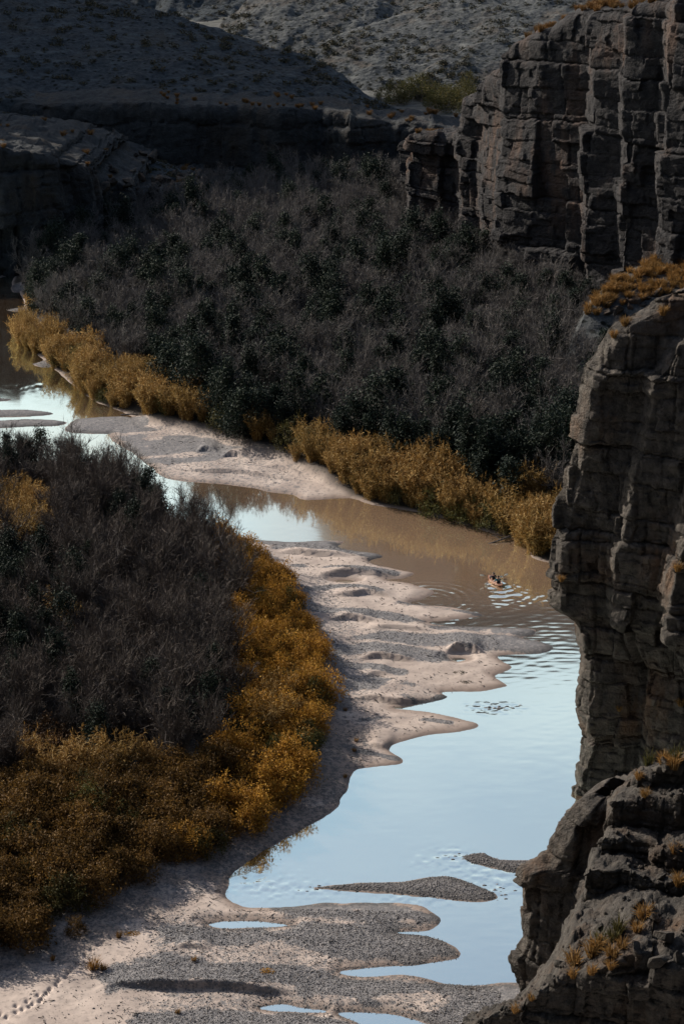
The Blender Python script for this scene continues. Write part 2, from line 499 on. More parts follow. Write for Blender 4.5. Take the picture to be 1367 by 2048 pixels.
# little scarps: the ground beyond the line stands higher, the drop faces the camera
SCARPS = [
    ([(545, 1117), (580, 1111), (640, 1115), (712, 1118)], 0.5),
    ([(630, 1158), (690, 1152), (750, 1154), (800, 1158)], 0.45),
    ([(640, 1199), (700, 1198), (740, 1193), (800, 1205)], 0.4),
    ([(655, 1252), (700, 1246), (760, 1252)], 0.45),
    ([(720, 1268), (800, 1264), (880, 1270)], 0.3),
    ([(706, 1331), (760, 1325), (840, 1333)], 0.45),
    ([(720, 1360), (760, 1357), (790, 1362)], 0.3),
    ([(884, 1312), (925, 1305), (975, 1312)], 0.7),
    ([(690, 1408), (740, 1404), (800, 1411), (870, 1406)], 0.4),
    ([(730, 1494), (760, 1500), (800, 1506)], 0.25),
    ([(170, 2000), (230, 1984), (330, 1988), (420, 1986), (500, 1992), (620, 1997)], 0.55),
    ([(390, 912), (412, 907), (438, 913)], 0.5),
    ([(440, 924), (465, 917), (500, 924)], 0.6),
    ([(330, 940), (400, 948), (480, 950), (560, 962), (640, 978)], 0.35),
    ([(520, 940), (560, 944), (610, 960)], 0.35),
    ([(340, 1912), (380, 1908), (430, 1915)], 0.25),
]
SC_P = [(curve(p, n=4), h) for p, h in SCARPS]
FOOT = [(1, 2041), (14, 2046), (33, 2024), (33, 2037), (46, 2031), (55, 2015), (59, 2025), (66, 2019), (77, 2002), (81, 2014), (84, 2008), (94, 1998), (101, 1990), (114, 1981),
        (118, 1974), (132, 1966), (136, 1958), (143, 1954), (147, 1948), (154, 1941), (160, 1933), (171, 1922), (183, 1912), (197, 1902), (205, 1897), (222, 1886)]
FOOT_P = poly(FOOT)

def px_of(x, y, z):
    d = y * CP + (CAM_H - z) * SP
    return 683.5 + FPX * x / d, 1024 - FPX * ((z - CAM_H) * CP + y * SP) / d

def ground_all(x, y):
    """Height of the ground and its masks at plan points."""
    x = np.asarray(x, float); y = np.asarray(y, float)
    n1 = fbm(x / 2.6, y / 1.6, octs=4, seed=3)
    d = np.full(x.shape, -40.0)
    dA = np.full(x.shape, -40.0); dB = np.full(x.shape, -40.0)
    m = (y > 165) & (y < 520)
    dA[m] = sdf(x[m], y[m], A_P)
    dA[y >= 470] = 30
    m = y < 265
    dB[m] = sdf(x[m], y[m], B_P)
    d = np.maximum(dA, dB)
    m = (y > 320) & (x < 0)
    if m.any(): d[m] = np.maximum(d[m], sdf(x[m], y[m], L_P))
    isl = np.full(x.shape, -40.0)
    for P in ISL_P:
        lo, hi = P.min(0) - 4, P.max(0) + 4
        m = (x > lo[0]) & (x < hi[0]) & (y > lo[1]) & (y < hi[1])
        if m.any(): isl[m] = np.maximum(isl[m], sdf(x[m], y[m], P))
    d = np.maximum(d, isl)
    for P in POND_P:
        lo, hi = P.min(0) - 4, P.max(0) + 4
        m = (x > lo[0]) & (x < hi[0]) & (y > lo[1]) & (y < hi[1])
        if m.any(): dp = np.maximum(-sdf(x[m], y[m], P), -0.6); d[m] = np.minimum(d[m], dp * (1 + np.maximum(dp, 0) ** 3))
    d = d + 0.30 * n1 * np.exp(-np.abs(d) / 2.0)
    # masks
    th = np.full(x.shape, -40.0)
    m = (y > 110) & (y < 265)
    th[m] = sdf(x[m], y[m], THICKET)
    bar = np.full(x.shape, -40.0)
    m = (y > 205) & (y < 290)
    bar[m] = sdf(x[m], y[m], MIDBAR)
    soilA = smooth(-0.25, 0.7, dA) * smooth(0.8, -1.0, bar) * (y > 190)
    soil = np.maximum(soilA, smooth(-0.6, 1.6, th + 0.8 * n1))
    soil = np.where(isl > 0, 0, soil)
    gr = np.zeros(x.shape)
    for P, w in GL:
        lo, hi = P.min(0) - 5, P.max(0) + 5
        m = (x > lo[0]) & (x < hi[0]) & (y > lo[1]) & (y < hi[1])
        if m.any(): gr[m] = np.maximum(gr[m], smooth(1.35, 0.55, line_dist(x[m], y[m], P) / w + 0.35 * n1[m]))
    for P in GP:
        lo, hi = P.min(0) - 4, P.max(0) + 4
        m = (x > lo[0]) & (x < hi[0]) & (y > lo[1]) & (y < hi[1])
        if m.any(): gr[m] = np.maximum(gr[m], smooth(-0.7, 0.9, sdf(x[m], y[m], P) + 0.9 * n1[m]))
    patch = smooth(0.2, 0.42, fbm(x / 5.0, y / 3.0, octs=3, seed=9))
    gr = np.maximum(gr * (1 - 0.75 * patch), np.where(isl > -0.3, smooth(-0.2, 0.4, isl), 0))
    ux, vx = px_of(x, y, 0.4)
    thin = smooth(1790, 1850, vx) * smooth(230, 330, ux + 60 * n1) * smooth(2.5, .5, th + 3) + smooth(-1.0, -3.0, th) * smooth(-6.5, -3.5, th) * smooth(1080, 1180, vx) * smooth(1480, 1400, vx)
    thin = thin + smooth(800, 500, ux) * smooth(840, 856, vx) * smooth(1010, 985, vx)
    mud_and_shade = smooth(-6.5, -4.0, th) * smooth(0.5, -0.5, th) * smooth(1380, 1480, vx) * (dB > 0)  # damp mud below the shrubs; their shade on the bank is painted in too
    gr = np.maximum(gr, 0.42 * mud_and_shade)
    gr = np.maximum(gr, 0.34 * np.clip(thin, 0, 1) * (np.maximum(dA, dB) > 0))
    # heights
    big = fbm(x / 9.0, y / 5.0, octs=3, seed=21)
    land = 0.07 * smooth(0, 0.35, d) + 0.10 * smooth(0, 1.5, d) + 0.34 * (1 - np.exp(-np.maximum(d, 0) / 5.0))
    land = land + (0.14 * big + 0.05 * n1) * smooth(0.3, 2.5, d)
    land = land + 0.025 * gr * fbm(x / 0.35, y / 0.35, octs=2, seed=5) * smooth(0, .5, d)
    tex = fbm(x / 0.7, y / 0.45, octs=3, seed=31)
    land = land + 0.03 * tex * smooth(0, .5, d) * (1 - soil)
    bank = smooth(1.5, 9.0, th)
    land = land + 1.1 * bank + 0.35 * smooth(-3.5, 0.0, th)
    land = land + soilA * (1.3 * smooth(0, 6, dA) + 0.9 * fbm(x / 18, y / 18, octs=3, seed=8) * smooth(3, 10, dA))
    for P, A in SC_P:
        L = np.linalg.norm(P[-1] - P[0])
        lo, hi = P.min(0), P.max(0)
        m = (x > lo[0] - 3) & (x < hi[0] + 3) & (y > lo[1] - 4) & (y < hi[1] + 9)
        if not m.any(): continue
        xx, yy = x[m], y[m]
        o = np.argsort(P[:, 0])
        yl = np.interp(xx, P[o, 0], P[o, 1]) + 0.15 * n1[m]
        t = (xx - lo[0]) / (hi[0] - lo[0])
        tap = smooth(0.0, 0.35, t) * smooth(1.0, 0.65, t)
        dy = yy - yl
        land[m] += A * tap * (smooth(-0.12, 0.30, dy) * np.exp(-np.maximum(dy - 0.3, 0) / 2.6) - 0.35 * np.exp(-np.maximum(-dy, 0) / 1.6) * smooth(0.30, -0.12, dy)) * smooth(0, .8, d[m])
    m = (y < 140) & (x < -10)
    if m.any():
        pit = np.zeros(m.sum())
        for fx, fy in FOOT_P:
            pit = np.maximum(pit, np.exp(-(((x[m] - fx) / 0.17) ** 2 + ((y[m] - fy) / 0.22) ** 2)))
        land[m] -= 0.20 * pit
    bed = -0.10 * smooth(0, -0.5, d) - 0.8 * (1 - np.exp(np.minimum(d, 0) / 4.0))
    h = np.where(d > 0, land, bed)
    # valley floor beyond the woodland
    far = smooth(438, 462, y)
    h = h + far * (9.0 + 1.6 * fbm(x / 40, y / 40, octs=4, seed=51)) + smooth(560, 1500, y) * 10
    wet_and_shade = np.maximum(smooth(1.5, 0.0, np.abs(d + 0.25 * n1)), 0.75 * mud_and_shade * smooth(-0.3, 0.3, n1 + 0.2)) * (1 - soil)  # waterline damp, plus the mud strip with its painted shade
    return h, gr, soil, wet_and_shade, d

def ground_h(x, y):
    return ground_all(np.atleast_1d(x), np.atleast_1d(y))[0]

# one sheet: a fan of columns and rows, fine where the sandbars lie
us = np.concatenate([np.linspace(-9000, -900, 24), np.linspace(-820, -40, 60), np.arange(-20, 1200, 2.0), np.linspace(1215, 2300, 60), np.linspace(2600, 11000, 24)])
vs = np.concatenate([np.linspace(3400, 2240, 14), np.linspace(2200, 2066, 16), np.arange(2056, 1060, -2.0), np.arange(1060, 780, -1.5), np.arange(780, 440, -4.0)])
U, V_ = np.meshgrid(us, vs)
G = at_z(U.ravel(), V_.ravel())
nr = len(vs)
fan = G.reshape(nr, len(us), 2)
last = fan[-1]
extra = [last * k for k in np.concatenate([np.linspace(1.02, 1.6, 40), np.geomspace(1.7, 16, 24)])]
fan = np.concatenate([fan, np.array(extra)], 0)
nr = len(fan)
gx, gy = fan[..., 0].ravel(), fan[..., 1].ravel()
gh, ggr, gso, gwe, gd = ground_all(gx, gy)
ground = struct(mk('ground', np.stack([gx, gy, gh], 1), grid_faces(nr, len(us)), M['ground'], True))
attr(ground, 'gravel', ggr); attr(ground, 'soil', gso); attr(ground, 'wet_and_shade', gwe); attr(ground, 'valley', smooth(395, 440, gy))

# ------------------------------------------------------------------ river
def mat_water():
    t = NT('silty_river_water')
    w = t.coord((1, 1, 1), 'World')
    w2 = t.coord((0.5, 1.3, 1), 'World')
    n = t.noise(w2, 1.6, 3, 0.5); n2 = t.noise(w, 0.05, 3)
    silt_and_reflection = t.mix(n2, (0.30, 0.20, 0.13), (0.40, 0.27, 0.18))
    nrm = t.bump(n, 0.03, 0.04)
    di = t.node('ShaderNodeBsdfDiffuse'); t.link(silt_and_reflection, di.inputs['Color'])
    gl = t.node('ShaderNodeBsdfGlossy'); gl.inputs['Roughness'].default_value = 0.06
    gl.inputs['Color'].default_value = (0.86, 1.0, 0.93, 1)
    t.link(nrm, gl.inputs['Normal'])
    fr = t.node('ShaderNodeFresnel'); fr.inputs['IOR'].default_value = 1.33
    t.link(nrm, fr.inputs['Normal'])
    f = t.math('MINIMUM', t.math('SUBTRACT', t.math('ADD', t.math('MULTIPLY', fr.outputs[0], 1.2), 0.80), t.math('MULTIPLY', t.attrib('silt_and_reflection'), 0.26)), 0.96)  # less gloss where the mask paints brown reflection into the water
    ms = t.node('ShaderNodeMixShader')
    t.link(f, ms.inputs[0]); t.link(di.outputs[0], ms.inputs[1]); t.link(gl.outputs[0], ms.inputs[2])
    t.link(ms.outputs[0], t.out.inputs['Surface'])
    return t.m
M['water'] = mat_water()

KAYAK_XY = at_z(990, 1166)
KHEAD = np.array([-0.40, 0.92]); KHEAD = KHEAD / np.linalg.norm(KHEAD)

def blob(x, y, u, v, rx, ry):
    c = at_z(u, v)
    return np.exp(-(((x - c[0]) / rx) ** 2 + ((y - c[1]) / ry) ** 2))

def waves(x, y):
    z = 0.0022 * fbm(x / 1.8, y / 0.9, octs=2, seed=71)
    # wind ripple where the photograph's water is combed
    rp = np.clip(blob(x, y, 1050, 1262, 7, 12) * 1.0 + 0.8 * blob(x, y, 880, 1195, 4, 5) + 0.5 * blob(x, y, 1090, 1380, 4, 14), 0, 1.2)
    ph = y * 6.0 + 1.2 * x * 0.5 + 2.2 * fbm(x / 3.0, y / 3.0, octs=3, seed=72)
    ph2 = y * 4.6 - 2.6 * x + 2.0 * fbm(x / 2.5, y / 2.5, octs=3, seed=73)
    z = z + rp * (0.0010 * np.sin(ph) + 0.0010 * np.sin(ph2) + 0.0030 * fbm(x / 2.2, y / 0.30, octs=2, seed=79))
    # rings spreading from the bar's tip
    c = at_z(862, 1200); r = np.hypot(x - c[0], y - c[1])
    z = z + 0.005 * np.sin(r * 6.2 + fbm(x, y, octs=2, seed=74)) * np.exp(-((r - 3.5) / 2.6) ** 2) * (x > c[0] - 2)
    # riffles at the islands and at the inlet
    rf = (blob(x, y, 520, 1768, 3.0, 2.6) + blob(x, y, 620, 1782, 3.0, 1.2) + 1.0 * blob(x, y, 900, 1722, 2.6, 2.2) + 1.0 * blob(x, y, 985, 1762, 2.5, 2.4) + blob(x, y, 830, 1800, 3.0, .8)
          + blob(x, y, 60, 738, 5, 3) + blob(x, y, 60, 770, 6, 3) + blob(x, y, 990, 1416, 2.2, 1.2) + 0.8 * blob(x, y, 900, 1236, 2.5, 1.2))
    z = z + np.clip(rf, 0, 1.3) * 0.035 * fbm(x / 0.55, y / 0.45, octs=3, seed=75)
    # the boat's wake: a wedge of crests behind the stern
    rx, ry = x - KAYAK_XY[0], y - KAYAK_XY[1]
    al = -(rx * KHEAD[0] + ry * KHEAD[1]) + 1.2
    ac = rx * KHEAD[1] - ry * KHEAD[0]
    wed = smooth(1.15, 0.8, np.abs(ac) / (0.5 + 0.42 * np.maximum(al, 0))) * smooth(-0.3, 1.0, al) * smooth(10, 3, al)
    z = z + wed * (0.014 * np.sin(al * 5.2 + 2.4 * np.abs(ac) + 3.0 * fbm(x / 1.6, y / 1.6, octs=2, seed=78)) + 0.040 * fbm(x / 0.9, y / 0.55, octs=2, seed=76))
    return z

wu = np.concatenate([np.linspace(-3000, -120, 20), np.arange(-100, 1260, 2.5), np.linspace(1300, 3000, 14)])
wv = np.concatenate([np.linspace(2500, 2066, 10), np.arange(2056, 1430, -2.5), np.arange(1430, 1050, -1.25), np.arange(1050, 540, -3.0), np.linspace(535, 470, 8)])
U, V_ = np.meshgrid(wu, wv)
G = at_z(U.ravel(), V_.ravel())
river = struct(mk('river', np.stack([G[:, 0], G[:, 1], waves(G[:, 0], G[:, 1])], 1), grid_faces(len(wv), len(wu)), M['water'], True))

attr(river, 'silt_and_reflection', smooth(178, 206, G[:, 1] + 5 * fbm(G[:, 0] / 9, G[:, 1] / 5, octs=3, seed=95)) * (1 - 0.75 * smooth(246, 275, G[:, 1])) * (1 - 0.55 * smooth(-6, -14, G[:, 0]) * smooth(245, 225, G[:, 1])))  # muddy water; upstream brown also paints the banks' reflection, less where shaded

# ------------------------------------------------------------------ cliffs
def blocks(s, z, hz, ws, seed):
    li, ez, zo = voro1(z / hz, seed)
    ez = ez * hz
    k = 0.6 + 0.9 * hash1(li, seed + 5)
    ci, es, so = voro1(s / (ws * k) + 17.3 * hash1(li, seed + 9), li * 131 + seed, 0.9)
    es = es * ws * k
    t1 = _h(ci, li, np.zeros_like(li) + seed, 41) - 0.5; t2 = _h(ci, li, np.zeros_like(li) + seed, 57) - 0.5
    tilt = 0.60 * t1 * so * ws * k + 0.42 * t2 * zo * hz
    off = _h(ci, li, np.zeros_like(li) + seed, 3)
    return off, ez, es, tilt

def rocky(s, z, x3, y3, seed, k=1.0, wide=1.0):
    """Depth of a limestone face: beds, joints, chipped blocks, roughness. k scales all sizes."""
    sw = s + k * (1.6 * fbm(s / (9 * k), z / (12 * k), octs=3, seed=seed + 1) + 0.25 * fbm(s / k, z / k, octs=2, seed=seed + 2))
    zw = z + k * (1.1 * fbm(s / (14 * k), z / (14 * k), octs=3, seed=seed + 3) + 0.22 * fbm(s / (0.9 * k), z / (0.9 * k), octs=2, seed=seed + 4))
    d = k * 0.8 * fbm(s / (7 * k), z / (26 * k), octs=3, seed=seed + 6)
    for hz, ws, amp, gw, gd in ((9.0, 6.0, 1.7, 0.14, 0.65), (3.6, 3.2, 0.70, 0.09, 0.34), (1.3, 1.5, 0.24, 0.06, 0.13)):
        off, ez, es, tilt = blocks(sw, zw, hz * k, ws * k * wide, seed + int(hz * 10))
        e = np.minimum(ez * 1.2, es)
        open_ = hash1(np.floor(off * 997), seed + 3)
        d = d + tilt + k * (amp * (off - 0.5) - gd * np.exp(-(ez / (gw * k)) ** 2) - gd * (0.15 + 1.3 * open_ ** 2) * np.exp(-(es / (gw * k)) ** 2))
        d = d - k * amp * 0.08 * np.exp(-e / (0.14 * ws * k))
    d = d + k * (0.10 * fbm(x3 / (0.5 * k), y3 / (0.5 * k), z / (0.5 * k), octs=3, seed=seed + 77) + 0.28 * fbm(x3 / (2.2 * k), y3 / (2.2 * k), z / (2.2 * k), octs=4, seed=seed + 7))
    return d

def resample(P, ds):
    P = np.asarray(P, float)
    seg = np.linalg.norm(np.diff(P[:, :2], axis=0), axis=1)
    s = np.concatenate([[0], np.cumsum(seg)])
    t = np.arange(0, s[-1], ds)
    return np.stack([np.interp(t, s, P[:, i]) for i in range(P.shape[1])], 1), t

def cliff(name, path, zbot, ds, dz, mat, seed, k=1.0, amp=1.0, xprof=None, lean=0.0, cap=(0.2, 1.0), cap_len=30.0, cap_rise=0.06, cap_rough=0.6, round_=1.0, smooth_n=1.0, topn=1.0, wide=1.0):
    """A rock face that follows a plan line (x, y, top height), with its top running back from the rim."""
    P, s = resample(path, ds)
    tx = np.gradient(P[:, 0]); ty = np.gradient(P[:, 1])
    L = np.hypot(tx, ty) + 1e-9
    nx, ny = ty / L, -tx / L
    w = max(1, int(smooth_n / ds))
    ker = np.ones(2 * w + 1) / (2 * w + 1)
    nx = np.convolve(np.pad(nx, w, 'edge'), ker, 'valid'); ny = np.convolve(np.pad(ny, w, 'edge'), ker, 'valid')
    L = np.hypot(nx, ny) + 1e-9; nx, ny = nx / L, ny / L
    top = P[:, 2] + topn * (1.1 * k * fbm(s / (5 * k), s * 0, octs=4, seed=seed + 40))
    stp, _, _2 = voro1(s / (3.0 * k), seed + 41)
    top = top + topn * 0.8 * k * (hash1(stp, seed + 42) - 0.5)
    nz = max(4, int((top.max() - zbot) / dz))
    rows = []
    f = np.linspace(0, 1, nz)[:, None]
    Z = zbot + (top[None] - zbot) * f
    Sg = np.broadcast_to(s[None], Z.shape)
    X0 = np.broadcast_to(P[None, :, 0], Z.shape); Y0 = np.broadcast_to(P[None, :, 1], Z.shape)
    sh = np.interp(Z, xprof[0], xprof[1]) if xprof is not None else 0.0
    D = amp * rocky(Sg + sh, Z, X0 + sh, Y0, seed, k, wide)
    edge = (top[None] - Z)
    D = D - round_ * k * 1.2 * np.exp(-edge / (0.7 * k))
    X = X0 + nx * D
    Y = Y0 + ny * D + lean * (Z - zbot)
    if xprof is not None:
        X = X + np.interp(Z, xprof[0], xprof[1])
    V = [np.stack([X, Y, Z], -1)]
    nc = max(3, int(cap_len / (dz * 2.2)))
    c = np.array(cap) / np.hypot(*cap)
    dist = (np.linspace(0, 1, nc) ** 1.6 * cap_len)[1:, None]
    Xc = X[-1][None] + c[0] * dist; Yc = Y[-1][None] + c[1] * dist
    rr = fbm(Xc / (2.5 * k), Yc / (2.5 * k), octs=5, seed=seed + 60) + 0.5 * np.abs(fbm(Xc / (1.2 * k), Yc / (1.2 * k), octs=4, seed=seed + 63))
    st = np.floor((fbm(Xc / (8 * k), Yc / (8 * k), octs=3, seed=seed + 61) + dist * 0.05) * 3) / 3
    kw = max(3, int(1.6 * k / ds)); ks = np.ones(2 * kw + 1) / (2 * kw + 1)
    tops = np.convolve(np.pad(top, kw, 'edge'), ks, 'valid')
    fd = np.exp(-dist / (0.6 * k))
    if not np.isscalar(cap_rise): cap_rise = np.interp(P[:, 0], [q[0] for q in cap_rise], [q[1] for q in cap_rise])[None]
    Zc = top[None] * fd + tops[None] * (1 - fd) + cap_rise * dist + cap_rough * k * (rr * smooth(0, 2 * k, dist) + 0.8 * st * smooth(0, 5 * k, dist))
    V.append(np.stack([Xc, Yc, Zc], -1))
    V = np.concatenate(V, 0)
    o = mk(name, V.reshape(-1, 3), grid_faces(V.shape[0], V.shape[1]), mat, True)
    o['kind'] = 'structure'
    return o, V, nz

def profile(pts, y):
    """Left outline of a rock at depth y: heights and x."""
    q = sorted([(at_y(u, v, y)[2], at_y(u, v, y)[0]) for u, v in pts])
    return np.array([a for a, b in q]), np.array([b for a, b in q])

def top_path(pts):
    """Plan line from (u, v of the rim, depth)."""
    return [at_y(u, v, y) for u, v, y in pts]

# the near wall, 150 m off: its left arris is read off the photograph
NEAR_PROF = profile([(1300, 622), (1262, 640), (1235, 655), (1215, 685), (1196, 715), (1178, 738), (1170, 745), (1166, 800), (1156, 850), (1146, 900), (1140, 930), (1131, 990), (1122, 1010), (1112, 1060),
                     (1104, 1090), (1099, 1135), (1097, 1180), (1098, 1222), (1115, 1236), (1140, 1242), (1150, 1280), (1166, 1312), (1166, 1350), (1160, 1400), (1164, 1440), (1167, 1500), (1160, 1560),
                     (1155, 1620), (1150, 1680), (1150, 1800)], 150.0)
near_path = [(30, 172, 43.5), (12, 162, 43.5), (3.5, 155.5, 43.5), (0.0, 151.5, 43.5), (0.9, 150.2, 43.5), (4.6, 149.4, 44), (5.0, 147.6, 44.5), (8.4, 146.4, 44.5), (8.8, 143.4, 45), (14, 141.5, 46), (15, 136, 47), (30, 130, 48), (60, 118, 50)]
cliff_near, VN, nzN = cliff('cliff_near', near_path, -1.0, 0.10, 0.10, M['wall_rock'], 100, k=0.72, amp=0.60, xprof=NEAR_PROF, cap=(0.35, 1.0), cap_len=16, cap_rise=-0.40, cap_rough=0.7, smooth_n=0.8, wide=1.3)

# the lower buttress, some 118 m off
BUT_PROF = profile([(1190, 1575), (1158, 1620), (1140, 1650), (1112, 1690), (1104, 1718), (1085, 1734), (1052, 1742), (1040, 1762), (1036, 1800), (1041, 1860), (1045, 1880), (1036, 1905), (1030, 1930), (1030, 1965),
                    (1036, 2000), (1030, 2100)], 118.0)
but_path = [(22, 134, 17), (8, 126, 17), (2.4, 121.5, 17.4), (0, 118.8, 17.6), (0.7, 117.8, 17.6), (3.4, 117.0, 17.8), (3.8, 115.4, 17.8), (7, 114, 17.5), (8, 110, 17), (16, 106, 16.5), (40, 98, 16)]
cliff_lower, VL, nzL = cliff('cliff_buttress', but_path, -1.0, 0.12, 0.12, M['wall_rock'], 230, k=0.6, amp=0.6, xprof=BUT_PROF, cap=(0.4, 1.0), cap_len=12, cap_rise=-0.55, cap_rough=0.6, smooth_n=0.8)

# stepped ledges in front of it, each a low wall with a ledge behind its rim
def tier(name, pts, drop, seed, k, cap_len, cap_rise, amp=0.8, cap_rough=1.1):
    P = top_path(pts)
    x, y, z = P[0]
    P = [(x + 9, y + 7, z), (x + 2.6, y + 3.2, z), (x + 0.5, y + 1.0, z)] + P
    return cliff(name, P, min(p[2] for p in P) - drop, 0.085, 0.085, M['rock'], seed, k=k, amp=amp, cap=(0.15, 1.0), cap_len=cap_len, cap_rise=cap_rise, cap_rough=cap_rough, smooth_n=0.35, round_=0.5, topn=0.8)

LEDGES = [
    tier('cliff_ledge', [(1236, 1590, 112.5), (1262, 1552, 112), (1300, 1537, 111.5), (1367, 1512, 111), (1500, 1480, 110)], 5, 345, 0.36, 5, -0.45),
    tier('cliff_ledge', [(1206, 1650, 110.8), (1225, 1610, 110.2), (1300, 1602, 109.6), (1400, 1592, 109), (1520, 1570, 108)], 4, 361, 0.34, 3, -0.1),
    tier('cliff_ledge', [(1188, 1738, 109.0), (1198, 1686, 108.5), (1290, 1680, 108), (1306, 1702, 107), (1400, 1692, 106.5), (1520, 1670, 106)], 5, 377, 0.40, 3, -0.1),
    tier('cliff_ledge', [(1160, 1806, 106.8), (1170, 1750, 106.2), (1240, 1748, 105.8), (1330, 1764, 105), (1520, 1745, 104)], 5, 393, 0.36, 3.2, -0.1),
    tier('cliff_ledge', [(1126, 1940, 103.6), (1142, 1874, 103), (1200, 1852, 102.4), (1300, 1850, 101.6), (1520, 1830, 100)], 7, 409, 0.40, 4.5, 0.0),
    tier('cliff_shoulder', [(840, 2125, 97.6), (910, 2075, 97.4), (960, 2048, 97.2), (1000, 2028, 97), (1044, 2014, 96.6), (1052, 1998, 96.5), (1090, 1984, 96.3), (1120, 1964, 96), (1185, 1944, 95.5), (1240, 1930, 95), (1367, 1920, 94), (1520, 1900, 92)],
         9, 460, 0.34, 7.5, [(9.5, -0.6), (11.0, -0.5), (12.6, -0.1), (16, -0.06)], 0.9, 1.6),
]

# the great far wall
far_path = top_path([(845, 262, 450), (826, 268, 410), (811, 286, 373), (822, 268, 370), (870, 264, 368), (912, 260, 366), (918, 236, 360), (924, 190, 356), (962, 183, 353), (967, 150, 345), (1002, 138, 340), (1006, 92, 334), (1040, 72, 331),
                     (1075, 58, 328), (1130, 30, 325), (1180, 26, 322), (1186, 20, 315), (1250, 12, 311), (1256, 8, 306), (1330, 0, 303), (1340, -10, 296), (1500, -30, 288), (1800, -60, 270)])
cliff_far, VFar, nzFar = cliff('cliff_far', far_path, 0.0, 0.20, 0.20, M['far_rock'], 577, k=1.1, amp=0.48, cap=(0.5, 1.0), cap_len=60, cap_rise=[(10, -0.15), (26, -0.13), (32, -0.02), (40, 0.02)], cap_rough=0.8, smooth_n=0.9, wide=2.1, topn=0.5)

# low wall across the back of the valley and the dark wall on the left
back_path = top_path([(-420, 205, 452), (-150, 208, 446), (60, 209, 441), (200, 207, 439), (330, 209, 436), (470, 213, 437), (560, 216, 433), (640, 222, 436), (700, 232, 431), (780, 244, 435), (870, 252, 430), (960, 262, 436), (1100, 270, 440)])
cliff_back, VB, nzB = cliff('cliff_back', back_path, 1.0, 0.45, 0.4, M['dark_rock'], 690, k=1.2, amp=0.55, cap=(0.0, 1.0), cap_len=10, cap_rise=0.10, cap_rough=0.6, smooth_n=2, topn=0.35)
left_path = top_path([(-420, 270, 352), (-150, 285, 348), (0, 296, 345), (60, 303, 347), (120, 314, 349), (128, 318, 354), (185, 336, 357), (195, 345, 366), (260, 372, 372), (268, 376, 384), (330, 384, 390), (400, 372, 402), (415, 392, 415), (440, 398, 440)])
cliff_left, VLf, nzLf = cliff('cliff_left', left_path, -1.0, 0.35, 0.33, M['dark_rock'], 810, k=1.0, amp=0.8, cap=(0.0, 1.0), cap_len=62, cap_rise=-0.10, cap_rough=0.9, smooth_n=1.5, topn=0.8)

# ------------------------------------------------------------------ hills
def hill(name, cols, mat, seed, nu=260, nt=150, amp=1.0, back=80.0, bulge=0.0, gully=1.0):
    """cols: (u, v of the foot, depth of the foot, v of the ridge, depth of the ridge)"""
    c = np.array(cols, float)
    uu = np.linspace(c[0, 0], c[-1, 0], nu)
    i = [np.interp(uu, c[:, 0], c[:, j]) for j in range(1, 5)]
    foot = np.array([at_y(u, v, y) for u, v, y in zip(uu, i[0], i[1])])
    ridge = np.array([at_y(u, v, y) for u, v, y in zip(uu, i[2], i[3])])
    t = np.linspace(-0.08, 1, nt)[:, None, None]
    Vv = foot[None] * (1 - t) + ridge[None] * t
    Vv[..., 2] += bulge * np.sin(np.pi * np.clip(t[..., 0], 0, 1)) * (ridge[None, :, 2] - foot[None, :, 2])
    Vv[:, :, 2] -= 14 * np.clip(-t[..., 0] / 0.08, 0, 1)
    tb = np.linspace(0.04, 1, 24)[:, None, None]
    bk = np.repeat(ridge[None], 24, 0).copy()
    bk[..., 1] += tb[..., 0] * back
    bk[..., 2] -= (tb[..., 0] ** 1.5) * back * 0.35
    Vv = np.concatenate([Vv, bk], 0)
    x, y = Vv[..., 0], Vv[..., 1]
    g = np.abs(fbm(x / 16, y / 30, octs=4, seed=seed))
    n = fbm(x / 9, y / 9, octs=5, seed=seed + 3)
    f = fbm(x / 2.2, y / 2.2, octs=4, seed=seed + 4)
    lay = np.sin((Vv[..., 2] + 1.5 * n) * 2.2)
    Vv[..., 2] += amp * (1.6 * n - gully * 3.2 * g + 0.45 * f + 0.08 * lay)
    o = mk(name, Vv.reshape(-1, 3), grid_faces(Vv.shape[0], Vv.shape[1]), mat, True)
    o['kind'] = 'structure'
    return o, Vv[:nt]

hill_left, HV1 = hill('hill_left', [(-700, 200, 440, -60, 540), (-200, 203, 436, -40, 530), (100, 204, 445, -20, 522), (230, 204, 444, 0, 516), (350, 205, 443, 32, 508), (435, 207, 442, 60, 502), (550, 211, 441, 96, 492),
                                    (625, 216, 451, 116, 485), (680, 224, 439, 148, 476), (730, 232, 438, 190, 468), (800, 243, 447, 225, 462), (900, 250, 435, 240, 460)], M['hill'], 900, nu=420, nt=240, bulge=0.12, amp=0.7)
hill_back, HV2 = hill('hill_back', [(395, 152, 556, 112, 572), (428, 154, 554, 66, 584), (440, 154, 553, 40, 590), (462, 155, 552, 16, 596), (495, 155, 551, -8, 602), (570, 155, 550, -50, 612), (700, 155, 550, -90, 625), (900, 155, 550, -120, 640),
                                    (1200, 150, 550, -140, 650), (1700, 150, 550, -160, 660)], M['pale_hill'], 930, nu=420, nt=220, amp=0.9, bulge=0.1, back=120)
hill_rear, HV8 = hill('hill_rear', [(-300, 120, 640, -160, 760), (200, 120, 640, -150, 750), (420, 120, 640, -150, 740), (520, 120, 640, -150, 740), (600, 120, 640, -160, 740)], M['hill'], 925, nu=240, nt=120, amp=1.2)
